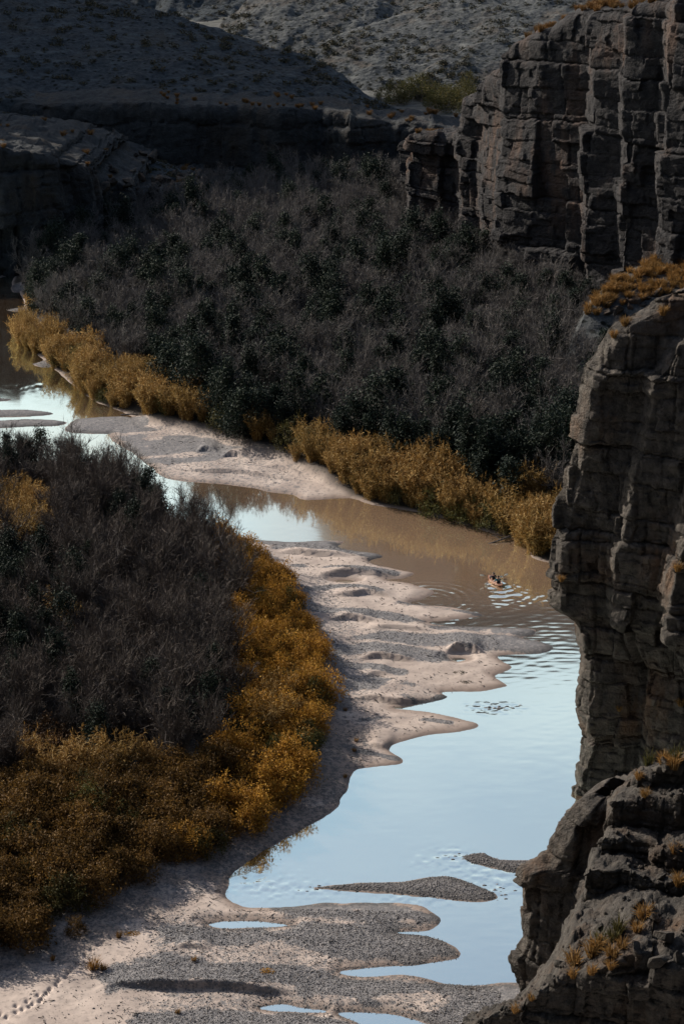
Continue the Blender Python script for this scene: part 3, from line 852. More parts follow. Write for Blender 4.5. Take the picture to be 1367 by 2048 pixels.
hill_spur, HV3 = hill('hill_spur', [(560, 180, 512, 168, 518), (600, 182, 510, 104, 532), (640, 183, 508, 84, 538), (700, 184, 506, 60, 544), (780, 185, 505, 36, 550), (860, 185, 504, 10, 556), (950, 185, 503, -12, 562), (1200, 185, 500, -60, 575), (1700, 185, 498, -110, 580)],
                      M['pale_hill'], 960, nu=360, nt=200, amp=0.7, bulge=0.08, back=60)
hill_knoll, HV4 = hill('hill_knoll', [(800, 204, 490, 198, 494), (830, 206, 487, 150, 498), (880, 206, 486, 118, 504), (930, 206, 485, 94, 508), (980, 206, 484, 82, 512), (1050, 206, 483, 66, 516), (1300, 200, 480, 40, 520), (1600, 200, 475, 20, 525)],
                       M['pale_hill'], 990, nu=260, nt=130, amp=0.5, bulge=0.08, back=30)
# the tall mesa at the head of the valley: it stands above the frame and shows only in the river's mirror
def z_v(z, y):
    t = math.atan2(CAM_H - z, y) - PITCH
    return 1024 + FPX * math.tan(t)
hill_far, HV5 = hill('mesa', [(u, 120, 800, z_v(z, 1150), 1150) for u, z in ((-2600, 180), (-400, 230), (200, 270), (420, 270), (520, 285), (580, 300), (620, 350), (680, 410), (760, 425), (1000, 438), (1400, 430), (2600, 320))], M['hill'], 1010, nu=300, nt=120, amp=3.0, back=300)
# scree between the left wall and the low back wall
hill_scree, HV6 = hill('hill_scree', [(-500, 330, 400, 214, 437), (0, 330, 400, 216, 437), (80, 330, 402, 232, 436), (180, 335, 404, 262, 434), (260, 345, 406, 296, 430), (330, 352, 408, 322, 424), (400, 360, 410, 345, 420)], M['hill'], 1040, nu=200, nt=100, amp=0.5, back=10)
# grassy talus where the far wall meets the near one
hill_talus, HV7 = hill('hill_talus', [(1110, 782, 266, 742, 270), (1150, 778, 267, 660, 277), (1185, 776, 268, 596, 286), (1230, 776, 269, 560, 292), (1280, 774, 270, 530, 296), (1330, 770, 270, 512, 298), (1380, 768, 270, 496, 298), (1600, 760, 270, 470, 296)], M['pale_hill'], 1070, nu=240, nt=200, amp=0.5, back=6, bulge=0.12)
# unseen high wall added far left, to shade this corner of the valley
cliff_shade, VC, nzC = cliff('cliff_shade', [(-260, 1100, 105), (-230, 900, 105), (-205, 780, 108), (-200, 720, 108), (-195, 665, 112), (-190, 625, 150), (-188, 600, 172), (-186, 580, 166), (-182, 540, 132), (-178, 490, 116), (-180, 440, 112), (-186, 418, 100), (-210, 405, 86), (-300, 400, 86), (-480, 390, 86)][::-1], -2.0, 2.5, 2.5, M['dark_rock'], 1200, k=4.0, amp=1.0, cap=(-1.0, 0.6), cap_len=160, cap_rise=0.05, smooth_n=6, topn=1.8)

# unseen walls added behind and beside the viewpoint, to block sky light
cliff_sky_block, VBh, nzBh = cliff('cliff_sky_block', [(330, 420, 150), (300, 300, 170), (240, 150, 200), (200, 20, 240), (120, -70, 270), (0, -90, 280), (-140, -80, 270), (-260, 0, 240), (-330, 120, 190), (-380, 230, 140)][::-1],
                                -2.0, 4.0, 4.0, M['dark_rock'], 1300, k=6.0, amp=1.0, cap=(0.0, -1.0), cap_len=60, cap_rise=0.05, smooth_n=8)

# ------------------------------------------------------------------ plants
def strips(P0, P1, w0, w1, rng):
    """Flat tapering strips from P0 to P1."""
    n = len(P0)
    D = P1 - P0
    r = rng.normal(size=(n, 3))
    A = np.cross(D, r)
    A /= (np.linalg.norm(A, axis=1, keepdims=True) + 1e-9)
    w0 = np.broadcast_to(np.asarray(w0, float).reshape(-1, 1), (n, 1)); w1 = np.broadcast_to(np.asarray(w1, float).reshape(-1, 1), (n, 1))
    V = np.stack([P0 - A * w0 / 2, P0 + A * w0 / 2, P1 + A * w1 / 2, P1 - A * w1 / 2], 1).reshape(-1, 3)
    return V, np.arange(n * 4).reshape(n, 4)

def prisms(P0, P1, r0, r1):
    """Four-sided tapering limbs."""
    n = len(P0)
    D = P1 - P0
    D = D / (np.linalg.norm(D, axis=1, keepdims=True) + 1e-9)
    ref = np.where(np.abs(D[:, 2:3]) > 0.9, np.array([[1., 0, 0]]), np.array([[0, 0, 1.]]))
    A = np.cross(D, ref); A /= np.linalg.norm(A, axis=1, keepdims=True)
    B = np.cross(D, A)
    r0 = np.broadcast_to(np.asarray(r0, float).reshape(-1, 1), (n, 1)); r1 = np.broadcast_to(np.asarray(r1, float).reshape(-1, 1), (n, 1))
    V = np.stack([P0 + A * r0, P0 + B * r0, P0 - A * r0, P0 - B * r0, P1 + A * r1, P1 + B * r1, P1 - A * r1, P1 - B * r1], 1).reshape(-1, 3)
    b = (np.arange(n) * 8)[:, None]
    F = np.concatenate([b + np.array([[i, (i + 1) % 4, 4 + (i + 1) % 4, 4 + i]]) for i in range(4)], 0)
    return V, F

def leaves(P, size, aspect, rng, up=0.0):
    """Small lozenge leaves at P."""
    n = len(P)
    D = rng.normal(size=(n, 3)); D[:, 2] += up
    D /= np.linalg.norm(D, axis=1, keepdims=True)
    L = size * rng.uniform(0.6, 1.4, (n, 1))
    A = np.cross(D, rng.normal(size=(n, 3))); A /= (np.linalg.norm(A, axis=1, keepdims=True) + 1e-9)
    W = L * aspect
    V = np.stack([P - D * L / 2, P + A * W / 2, P + D * L / 2, P - A * W / 2], 1).reshape(-1, 3)
    return V, np.arange(n * 4).reshape(n, 4)

def join(parts):
    Vs, Fs, k = [], [], 0
    for V, F in parts:
        Vs.append(V); Fs.append(F + k); k += len(V)
    return np.concatenate(Vs), np.concatenate(Fs)

def branch_out(P, D, n, spread, lo, hi, rng, upb=0.25):
    """n child directions and base points for each parent segment (P start, D vector)."""
    m = len(P)
    t = rng.uniform(lo, hi, (m, n, 1))
    base = P[:, None] + D[:, None] * t
    L = np.linalg.norm(D, axis=1)[:, None, None]
    d = D[:, None] / L + spread * rng.normal(size=(m, n, 3))
    d[..., 2] += upb
    d /= np.linalg.norm(d, axis=2, keepdims=True)
    return base.reshape(-1, 3), d.reshape(-1, 3), np.repeat(L[:, 0, 0], n)

def bare_tree_mesh(seed, H, lean=0.35, dens=1.0):
    rng = np.random.default_rng(seed)
    n = rng.integers(5, 8)
    az = rng.uniform(0, 2 * np.pi, n)
    tr, sP, sD = [], [], []
    p = np.stack([0.18 * np.cos(az), 0.18 * np.sin(az), np.full(n, -0.3)], 1)
    out = rng.uniform(0.3, 1.0, n)[:, None] * lean
    d = np.concatenate([np.stack([np.cos(az), np.sin(az)], 1) * out, np.ones((n, 1))], 1)
    h = H * rng.uniform(0.75, 1.05, n)[:, None]
    r = 0.075 * H / 5
    for k in range(4):
        d = d + 0.14 * rng.normal(size=d.shape); d /= np.linalg.norm(d, axis=1, keepdims=True)
        q = p + d * h / 4
        tr.append(prisms(p, q, r * (1 - k * .22), r * (1 - (k + 1) * .22)))
        if k: sP.append(p); sD.append(q - p)
        p = q
    sP, sD = np.concatenate(sP), np.concatenate(sD)
    b, d, L = branch_out(sP, sD, int(4 * dens), 0.55, 0.0, 1.0, rng, 0.45)
    bl = (rng.uniform(0.9, 1.7, len(b)) * H / 5)[:, None]
    be = b + d * bl
    tr.append(prisms(b, be, 0.026, 0.010))
    t1, d1, _ = branch_out(b, be - b, 6, 0.55, 0.2, 1.0, rng, 0.35)
    l1 = rng.uniform(0.45, 0.95, len(t1))[:, None] * H / 5
    e1 = t1 + d1 * l1
    cr = [strips(t1, e1, 0.034, 0.016, rng)]
    t2, d2, _ = branch_out(t1, e1 - t1, 3, 0.6, 0.15, 1.0, rng, 0.4)
    e2 = t2 + d2 * rng.uniform(0.3, 0.65, len(t2))[:, None] * H / 5
    cr.append(strips(t2, e2, 0.026, 0.012, rng))
    return join(tr), join(cr)

def evergreen_mesh(seed, H, W, n_cl=70, per=34, leaf=0.26):
    rng = np.random.default_rng(seed)
    tr = []
    p = np.array([[0, 0, -0.3]]); ax = [p[0]]
    for k in range(5):
        q = p + np.array([[rng.normal() * 0.12, rng.normal() * 0.12, (H * 0.92 + 0.3) / 5]])
        tr.append(prisms(p, q, 0.16 * (1 - k * .17), 0.16 * (1 - (k + 1) * .17)))
        p = q; ax.append(p[0])
    ax = np.array(ax)
    z = H * rng.uniform(0.06, 1.0, n_cl) ** 0.85
    f = z / H
    rad = W * (np.sin(np.pi * np.clip(f * 0.78 + 0.2, 0, 1)) ** 0.7) * rng.uniform(0.35, 1.15, n_cl)
    az = rng.uniform(0, 2 * np.pi, n_cl)
    side = 1 + 0.35 * np.sin(az * 2 + seed)
    c = np.stack([np.interp(z, ax[:, 2], ax[:, 0]) + rad * side * np.cos(az), np.interp(z, ax[:, 2], ax[:, 1]) + rad * side * np.sin(az), z], 1)
    root = np.stack([np.interp(z - 0.5, ax[:, 2], ax[:, 0]), np.interp(z - 0.5, ax[:, 2], ax[:, 1]), np.maximum(z - 0.5, 0.2)], 1)
    tr.append(prisms(root, c, 0.035, 0.012))
    P = (c[:, None] + rng.normal(size=(n_cl, per, 3)) * np.array([0.30, 0.30, 0.42]) * (W / 1.3)).reshape(-1, 3)
    P[:, 2] = np.maximum(P[:, 2], 0.1)
    return join(tr), leaves(P, leaf, 0.42, rng, 0.7)

def shrub_mesh(seed, H, W, n_cl=46, per=46, leaf=0.17, stems=9):
    rng = np.random.default_rng(seed)
    az = rng.uniform(0, 2 * np.pi, n_cl); el = np.arcsin(rng.uniform(0.02, 1.0, n_cl))
    rr = rng.uniform(0.55, 1.08, n_cl)
    c = np.stack([W * rr * np.cos(az) * np.cos(el), W * rr * np.sin(az) * np.cos(el), H * rr * np.sin(el) * 0.92 + 0.12], 1)
    k = rng.integers(0, n_cl, stems)
    r0 = np.concatenate([rng.normal(size=(stems, 2)) * 0.12, np.full((stems, 1), -0.2)], 1)
    tr = [prisms(r0, c[k] * 0.95, 0.03, 0.010)]
    P = (c[:, None] + rng.normal(size=(n_cl, per, 3)) * np.array([0.20, 0.20, 0.17]) * (W / 1.2)).reshape(-1, 3)
    P[:, 2] = np.maximum(P[:, 2], 0.05)
    lv = [leaves(P, leaf, 0.45, rng, 0.3)]
    # long sprays that break the outline
    m = 60
    a2 = rng.uniform(0, 2 * np.pi, m)
    b = c[rng.integers(0, n_cl, m)]
    d = np.stack([np.cos(a2) * 0.4, np.sin(a2) * 0.4, rng.uniform(0.5, 1.2, m)], 1)
    lv.append(strips(b, b + d * rng.uniform(0.3, 0.6, (m, 1)) * (W / 1.2), 0.05, 0.01, rng))
    return join(tr), join(lv)

def cane_mesh(seed, H, W, n=80):
    rng = np.random.default_rng(seed)
    az = rng.uniform(0, 2 * np.pi, n); r = W * np.sqrt(rng.uniform(0, 1, n)) * 0.6
    p = np.stack([r * np.cos(az), r * np.sin(az), np.full(n, -0.2)], 1)
    out = np.stack([np.cos(az), np.sin(az)], 1) * (0.10 + 0.25 * r[:, None] / W) + 0.10 * rng.normal(size=(n, 2))
    h = H * rng.uniform(0.6, 1.05, (n, 1))
    st, lv = [], []
    d = np.concatenate([out, np.ones((n, 1))], 1)
    for k in range(4):
        dd = d.copy(); dd[:, :2] *= (0.5 + 0.55 * k); dd /= np.linalg.norm(dd, axis=1, keepdims=True)
        q = p + dd * h / 4
        st.append(strips(p, q, 0.045 - .006 * k, 0.039 - .006 * k, rng))
        m = (1, 4, 6, 7)[k]
        t = rng.uniform(0, 1, (n, m, 1))
        b = (p[:, None] + (q - p)[:, None] * t).reshape(-1, 3)
        a2 = rng.uniform(0, 2 * np.pi, len(b))
        ld = np.stack([np.cos(a2), np.sin(a2), rng.uniform(0.2, 1.1, len(b))], 1)
        mid = b + ld * 0.26
        ld2 = ld.copy(); ld2[:, 2] -= 1.0
        lv.append(strips(b, mid, 0.05, 0.07, rng)); lv.append(strips(mid, mid + ld2 * 0.26, 0.07, 0.01, rng))
        p = q
    k = rng.random(n) < 0.35
    b = p[k]
    for _ in range(4):
        lv.append(strips(b, b + np.array([0, 0, 0.45]) + 0.15 * rng.normal(size=b.shape), 0.08, 0.02, rng))
    return join(st), join(lv)

def tuft_mesh(seed, H, W, n=110):
    rng = np.random.default_rng(seed)
    az = rng.uniform(0, 2 * np.pi, n); r = W * 0.35 * np.sqrt(rng.uniform(0, 1, n))
    p = np.stack([r * np.cos(az), r * np.sin(az), np.full(n, -0.12)], 1)
    o = np.stack([np.cos(az) * W, np.sin(az) * W], 1) * rng.uniform(0.1, 0.9, (n, 1))
    h = H * rng.uniform(0.5, 1.1, (n, 1))
    mid = p + np.concatenate([o * 0.45, h * 0.75], 1)
    e = p + np.concatenate([o * 1.1, h], 1)
    return join([strips(p, mid, 0.035, 0.03, rng), strips(mid, e, 0.03, 0.006, rng)])

def scrub_mesh(seed, R_, n=90, leaf=0.3):
    rng = np.random.default_rng(seed)
    d = rng.normal(size=(n, 3)); d[:, 2] = np.abs(d[:, 2])
    d /= np.linalg.norm(d, axis=1, keepdims=True)
    P = d * R_ * rng.uniform(0.3, 1.0, (n, 1)); P[:, 2] *= 0.85
    return leaves(P, leaf * R_, 0.5, rng, 0.3)

def rock_mesh(seed, sub=3, cuts=9):
    """An angular block: a sphere cut by planes, roughened."""
    bm = bmesh.new()
    bmesh.ops.create_icosphere(bm, subdivisions=sub + 1, radius=1.0)
    rng = np.random.default_rng(seed)
    V = np.array([v.co[:] for v in bm.verts])
    F = np.array([[v.index for v in f.verts] for f in bm.faces])
    bm.free()
    for _ in range(cuts):
        n = rng.normal(size=3); n /= np.linalg.norm(n)
        c = rng.uniform(0.32, 0.72)
        d = V @ n
        V = V - np.maximum(d - c, 0)[:, None] * n * 0.95
    V = V * (1 + 0.07 * fbm(V[:, 0] * 2.2 + seed, V[:, 1] * 2.2, V[:, 2] * 2.2, octs=4, seed=seed)[:, None])
    return V * rng.uniform(0.75, 1.15, 3), F

class Kind:
    """Models of one kind of plant: each a list of (part name, mesh data); raw arrays are kept for far-off masses."""
    def __init__(self, name):
        self.name = name; self.models = []; self.raw = []
    def add(self, *parts):
        ds = []
        for pname, (V, F), mat, sm in parts:
            o = mk(pname, V, F, mat, sm, link=False)
            ds.append((pname, o.data)); bpy.data.objects.remove(o)
        self.models.append(ds)
        self.raw.append([(V, F, mat) for _, (V, F), mat, _ in parts])
    def put(self, i, loc, rz, sc, label, cat, group=None):
        root = empty(self.name, loc, rz, sc)
        tag(root, label, cat, group)
        for pname, me in self.models[i % len(self.models)]:
            o = bpy.data.objects.new(pname, me)
            C.objects.link(o); o.parent = root
        return root

K_bare, K_ever, K_gold, K_cane, K_olive = Kind('bare_tree'), Kind('evergreen_tree'), Kind('golden_shrub'), Kind('cane_clump'), Kind('olive_shrub')
for i in range(7):
    t, c = bare_tree_mesh(10 + i, 4.6 + 0.25 * i, 0.30 + 0.05 * (i % 3))
    K_bare.add(('trunk', t, M['bark'], False), ('crown', c, M['twig'], False))
for i in range(3):
    t, c = bare_tree_mesh(20 + i, 6.2 + 0.4 * i, 0.16, 1.2)
    K_bare.add(('trunk', t, M['bark'], False), ('crown', c, M['twig'], False))
for i in range(6):
    t, c = evergreen_mesh(30 + i, 5.8 + 0.6 * (i % 4), 1.35 + 0.25 * (i % 3), 80, 40, 0.30)
    K_ever.add(('trunk', t, M['bark'], False), ('crown', c, M['green'], False))
for i in range(6):
    t, c = shrub_mesh(50 + i, 2.3 + 0.12 * i, 1.25 + 0.06 * i)
    K_gold.add(('stem', t, M['bark'], False), ('foliage', c, M['golden'], False))
K_brown = Kind('bare_tree')
for i in range(6):
    t, c = bare_tree_mesh(170 + i, 4.3 + 0.25 * i, 0.28 + 0.05 * (i % 3))
    K_brown.add(('trunk', t, M['bark'], False), ('crown', c, M['brown_twig'], False))
for i in range(2):
    t, c = bare_tree_mesh(180 + i, 6.0 + 0.4 * i, 0.14, 1.1)
    K_brown.add(('trunk', t, M['bark'], False), ('crown', c, M['brown_twig'], False))
K_brush, K_rust = Kind('brush_shrub'), Kind('rust_shrub')
for i in range(5):
    t, c = shrub_mesh(150 + i, 2.3 + 0.12 * i, 1.3)
    K_brush.add(('stem', t, M['bark'], False), ('foliage', c, M['brush'], False))
for i in range(3):
    t, c = shrub_mesh(160 + i, 2.6, 1.4)
    K_rust.add(('stem', t, M['bark'], False), ('foliage', c, M['rust'], False))
for i in range(6):
    t, c = cane_mesh(70 + i, 4.4 + 0.2 * i, 1.3)
    K_cane.add(('stem', t, M['cane'], False), ('foliage', c, M['cane'], False))
for i in range(4):
    t, c = shrub_mesh(90 + i, 2.9, 1.6)
    K_olive.add(('stem', t, M['bark'], False), ('foliage', c, M['olive'], False))

RNG = np.random.default_rng(2024)

def scatter(P, spacing, jit=0.42):
    """Jittered triangular lattice inside a ground polygon."""
    lo, hi = P.min(0), P.max(0)
    xs = np.arange(lo[0], hi[0], spacing); ys = np.arange(lo[1], hi[1], spacing * 0.87)
    X, Y = np.meshgrid(xs, ys)
    X = X + (np.arange(len(ys)) % 2)[:, None] * spacing * 0.5
    X = X.ravel() + RNG.uniform(-jit, jit, X.size) * spacing; Y = Y.ravel() + RNG.uniform(-jit, jit, Y.size) * spacing
    m = inside(X, Y, P)
    return np.stack([X[m], Y[m]], 1)


def seen(x, y, z, mg=60):
    u, v = px_of(x, y, z)
    return (u > -mg) & (u < 1367 + mg) & (v > -mg) & (v < 2048 + 140)

# --- canes along the far bank (foot lines in pixels, rows deep, height factor)
CANE_LINES = [
    ([(40, 668), (56, 700), (74, 712)], 2, 0.85), ([(78, 700), (112, 735), (160, 748)], 3, 0.95), ([(150, 765), (190, 800), (255, 822)], 3, 1.05), ([(235, 770), (300, 800)], 2, 1.0),
    ([(285, 842), (345, 856), (420, 872)], 4, 1.05), ([(505, 900), (550, 915)], 2, 0.85), ([(600, 938), (655, 966), (712, 992), (745, 1006)], 3, 0.95), ([(715, 970), (760, 1006), (830, 1018)], 4, 1.05),
    ([(830, 1018), (900, 1038), (960, 1054)], 4, 1.1), ([(960, 1054), (1040, 1078), (1064, 1110), (1112, 1124), (1160, 1134)], 4, 1.15), ([(60, 610), (48, 640)], 1, 0.7),
]
cane_xy = []
for pts, rows, hf in CANE_LINES:
    L, _ = resample(np.c_[curve(pts, n=4), np.zeros(len(curve(pts, n=4)))], 1.75)
    for r in range(rows):
        for q in L[:, :2]:
            if RNG.random() < 0.22: continue
            p = q + np.array([0.35, 1.0]) * (0.2 + 1.8 * r) + RNG.uniform(-0.7, 0.7, 2)
            cane_xy.append((p[0], p[1], hf * RNG.uniform(0.52, 1.02)))
cane_xy = np.array(cane_xy)
cz = ground_h(cane_xy[:, 0], cane_xy[:, 1])
for i, ((x, y, s), z) in enumerate(zip(cane_xy, cz)):
    K_cane.put(int(RNG.integers(0, 6)), (x, y, z - 0.05), RNG.uniform(0, 6.28), s, 'dry orange-gold cane clump in the tall cane belt at the water\'s far edge', 'cane', 'cane clumps lining the far bank')

# --- woodland on the flat beyond the river
WOOD = poly([(50, 560), (60, 590), (70, 640), (110, 690), (180, 740), (280, 790), (360, 835), (450, 870), (520, 892), (600, 915), (680, 945), (760, 978), (850, 1000), (960, 1030), (1060, 1060), (1180, 1080), (1300, 1000), (1260, 700),
             (1180, 640), (1100, 600), (1010, 575), (985, 520), (900, 500), (825, 490), (815, 440), (800, 392), (700, 385), (560, 392), (470, 405), (400, 425), (300, 450), (230, 470), (150, 505), (90, 530)])
pts = scatter(WOOD, 3.55)
dc = np.array([np.min((cane_xy[:, 0] - a) ** 2 + (cane_xy[:, 1] - b) ** 2) for a, b in pts])
pts = pts[dc > 1.7 ** 2]
# dark evergreens: read off the photograph (foot points), and a sprinkling between
EVER_PX = [(300, 745), (325, 755), (350, 745), (380, 755), (410, 760), (345, 770), (425, 640), (485, 640), (470, 872), (455, 862), (487, 880), (500, 862), (540, 872), (440, 860), (520, 880), (565, 890), (430, 850), (705, 915), (735, 925), (690, 920), (755, 905), (785, 945), (810, 955), (830, 930),
           (860, 940), (880, 965), (905, 950), (935, 985), (960, 990), (985, 985), (1010, 1000), (1040, 985), (1065, 1000), (1095, 1005), (1120, 1015), (980, 950), (1030, 950), (1080, 960), (1110, 960), (1130, 985), (870, 900), (930, 900), (765, 870), (800, 870),
           (725, 520), (735, 415), (722, 412), (748, 418), (775, 425), (710, 405), (760, 410), (332, 540), (1105, 690), (1100, 720), (935, 730), (865, 720), (855, 800), (875, 820), (740, 690), (770, 590), (620, 490), (500, 520), (420, 560), (250, 520), (560, 560), (650, 610),
           (580, 640), (520, 760), (560, 800), (610, 820), (640, 860), (590, 870), (690, 800), (700, 560), (900, 560), (880, 540), (1010, 640), (1040, 690), (170, 570), (120, 610), (200, 640), (230, 700), (270, 690), (180, 690), (145, 660), (90, 600), (110, 560), (75, 620),
           (950, 850), (1000, 880), (1050, 880), (1100, 850), (1000, 820), (760, 780), (800, 740), (470, 700), (440, 800), (395, 800), (410, 820), (1010, 760), (1080, 800), (660, 700), (880, 650), (800, 660), (360, 610), (300, 620), (330, 680), (540, 700)]
ev = poly(EVER_PX, 1.2)
extra_ev = scatter(WOOD, 7.5)
n_ = fbm(extra_ev[:, 0] / 16, extra_ev[:, 1] / 16, octs=2, seed=88)
ev = np.concatenate([ev, extra_ev[n_ > -0.16]])
de = np.array([np.min((ev[:, 0] - a) ** 2 + (ev[:, 1] - b) ** 2) for a, b in pts])
bare = pts[de > 1.8 ** 2]
ez = ground_h(ev[:, 0], ev[:, 1])
front = np.array([np.min(np.hypot(cane_xy[:, 0] - a, cane_xy[:, 1] - b)) for a, b in ev])
for i, ((x, y), z) in enumerate(zip(ev, ez)):
    if not seen(x, y, z + 2): continue
    s = RNG.uniform(0.85, 1.4)
    sc = (s * 1.05, s * 1.05, s * (1.0 if i >= 41 and i <= 47 else RNG.uniform(0.8, 1.05)))
    if 41 <= i <= 47: sc = tuple(1.25 * a for a in sc)
    if front[i] < 9:
        K_ever.put(i, (x, y, z - 0.1), RNG.uniform(0, 6.28), sc, 'dark green evergreen tree standing close behind the orange cane belt', 'tree', 'dark evergreens just behind the canes')
    elif 41 <= i <= 47:
        K_ever.put(i, (x, y, z - 0.1), RNG.uniform(0, 6.28), sc, 'tall dark evergreen at the back edge of the woods beside the far cliff', 'tree', 'tall evergreens by the foot of the far cliff')
    else:
        K_ever.put(i, (x, y, z - 0.1), RNG.uniform(0, 6.28), sc, 'dark green evergreen scattered among the bare grey trees of the valley wood', 'tree', 'evergreens scattered through the bare wood')
ol = poly([(120, 625), (150, 600), (180, 615), (160, 640), (200, 590), (85, 560), (70, 580), (240, 545), (120, 540), (330, 775), (300, 770), (690, 880), (720, 890), (1060, 1000), (1140, 1000), (215, 790), (120, 720), (330, 830), (450, 868), (590, 905), (630, 920), (735, 965), (800, 990), (880, 1012), (930, 1026), (985, 1040), (1030, 1050), (1085, 1075), (160, 730)], 1.2)
oz = ground_h(ol[:, 0], ol[:, 1])
for i, ((x, y), z) in enumerate(zip(ol, oz)):
    K_olive.put(i, (x, y, z - 0.05), RNG.uniform(0, 6.28), RNG.uniform(1.0, 1.5), 'olive green leafy bush between the canes and the bare wood', 'bush', 'olive bushes at the edge of the wood')

# --- thicket on the near bank
GOLD = poly([(440, 1074), (500, 1108), (560, 1158), (600, 1218), (634, 1288), (646, 1380), (638, 1450), (610, 1540), (560, 1612), (440, 1690), (330, 1745), (230, 1795), (120, 1840), (50, 1895), (-60, 1925), (-160, 1940), (-160, 1600),
             (0, 1606), (160, 1600), (300, 1586), (420, 1560), (490, 1500), (476, 1400), (480, 1300), (476, 1220), (455, 1150), (420, 1100)], 0.8)
gp = scatter(GOLD, 1.95)
gz = ground_h(gp[:, 0], gp[:, 1])
for i, ((x, y), z) in enumerate(zip(gp, gz)):
    if not seen(x, y, z + 2, 90): continue
    u, v = px_of(x, y, z)
    s = RNG.uniform(0.9, 1.3)
    if v > 1400: s *= 1.15
    if v > 1540 and u < 330 + 150 * RNG.random() + (1700 - v) * 0.5:
        kd = K_brush
        lab, grp = 'brown-gold leafy shrub in the broad brush field at the bottom of the near bank', 'shrubs of the near brush field'
    else:
        kd = K_gold
        lab, grp = 'bright golden leafy shrub in the band along the rim of the sandbar', 'golden shrubs along the sandbar'
    if RNG.random() < 0.09:
        kd = K_olive; s *= 0.8; lab, grp = 'olive green shrub mixed in among the golden ones of the near bank', 'olive shrubs of the near bank'
    kd.put(int(RNG.integers(0, 6)), (x, y, z - 0.05), RNG.uniform(0, 6.28), s, lab, 'shrub', grp)
TH = poly([(-140, 938), (0, 936), (100, 938), (180, 948), (240, 968), (285, 1000), (318, 1045), (365, 1072), (420, 1102), (455, 1155), (474, 1220), (476, 1300), (474, 1400), (480, 1500), (410, 1552), (300, 1578), (160, 1592), (0, 1598), (-160, 1592)], 1.0)
tp = scatter(TH, 2.75)
# cane, evergreen and orange-tinted patches inside the thicket
pc = np.array([at_z(u, v, 1.0) for u, v in [(30, 1085), (60, 1110), (10, 1060), (20, 1120), (80, 1075), (50, 1050), (-20, 1090), (0, 1040), (40, 1030), (70, 1040), (85, 1055), (-10, 1065), (15, 1095), (45, 1105), (75, 1100), (90, 1090), (35, 1070), (540, 1480), (580, 1450), (520, 1440), (560, 1420), (600, 1400), (180, 1580), (240, 1575), (300, 1560), (120, 1590), (90, 1270), (140, 1290), (60, 1560)]])
pe = np.array([at_z(u, v, 1.0) for u, v in [(10, 960), (50, 962), (85, 958), (25, 1000), (-20, 980), (310, 1040), (325, 1060), (285, 1050), (300, 1015), (90, 1200), (60, 1180), (20, 1180), (120, 1260), (100, 1330), (130, 1320), (80, 1300), (-10, 1200), (150, 1230), (60, 1390), (110, 1400), (20, 1250), (60, 1230), (5, 1220), (-20, 1260), (40, 1300), (0, 1330), (40, 1350), (270, 1130), (240, 1090), (400, 1250), (330, 1490), (300, 1440), (200, 1540), (150, 1480), (30, 1420), (420, 1480), (440, 1400), (180, 1180)]])
po = np.array([at_z(u, v, 1.0) for u, v in [(40, 1530), (90, 1545), (130, 1555), (10, 1560), (70, 1570), (-30, 1540), (150, 1570), (110, 1520)]])
allp = np.concatenate([pc, pe, po])
dp = np.array([np.min(np.hypot(allp[:, 0] - a, allp[:, 1] - b)) for a, b in tp])
tp = tp[dp > 1.5]
clear = at_z(378, 1490, 1.0)
tp = tp[np.hypot(tp[:, 0] - clear[0], tp[:, 1] - clear[1]) > 2.2]
for P, kind, lab, cat, grp, s0 in ((pc, K_cane, 'pale tall cane clump rising among the brush of the near bank', 'cane', 'cane clumps in the near thicket', 0.78),
                                   (pe, K_ever, 'dark green evergreen shrub-tree among the bare trees of the near bank', 'tree', 'evergreens of the near thicket', 0.8),
                                   (po, K_rust, 'rust-brown shrub under the bare trees by the picture\'s left edge', 'shrub', 'rust-brown shrubs below the bare thicket', 1.2)):
    zz = ground_h(P[:, 0], P[:, 1])
    for i, ((x, y), z) in enumerate(zip(P, zz)):
        kind.put(i, (x, y, z - 0.08), RNG.uniform(0, 6.28), s0 * RNG.uniform(0.85, 1.15), lab, cat, grp)
tz = ground_h(tp[:, 0], tp[:, 1])
bz = ground_h(bare[:, 0], bare[:, 1])
near = [(x, y, z, True) for (x, y), z in zip(tp, tz) if seen(x, y, z + 3, 90)]
farb = sorted([(x, y, z, False) for (x, y), z in zip(bare, bz) if seen(x, y, z + 3)], key=lambda q: q[1])
allb = near + farb
print('bare trees', len(near), len(farb), 'evergreens', len(ev), 'canes', len(cane_xy), 'gold', len(gp))
NB = 300
for i, (x, y, z, nr_) in enumerate(allb[:NB]):
    s = RNG.uniform(0.65, 1.2) if nr_ else RNG.uniform(0.6, 1.15)
    if nr_:
        lab, grp = 'bare grey-brown tree of fine upright twigs in the thicket on the near bank', 'bare trees of the near thicket'
    else:
        lab, grp = 'bare grey tree with hazy twigs in the valley wood behind the canes', 'bare trees of the valley wood'
    (K_brown if nr_ else K_bare).put(int(RNG.integers(0, 10)), (x, y, z - 0.1), RNG.uniform(0, 6.28), s, lab, 'tree', grp)

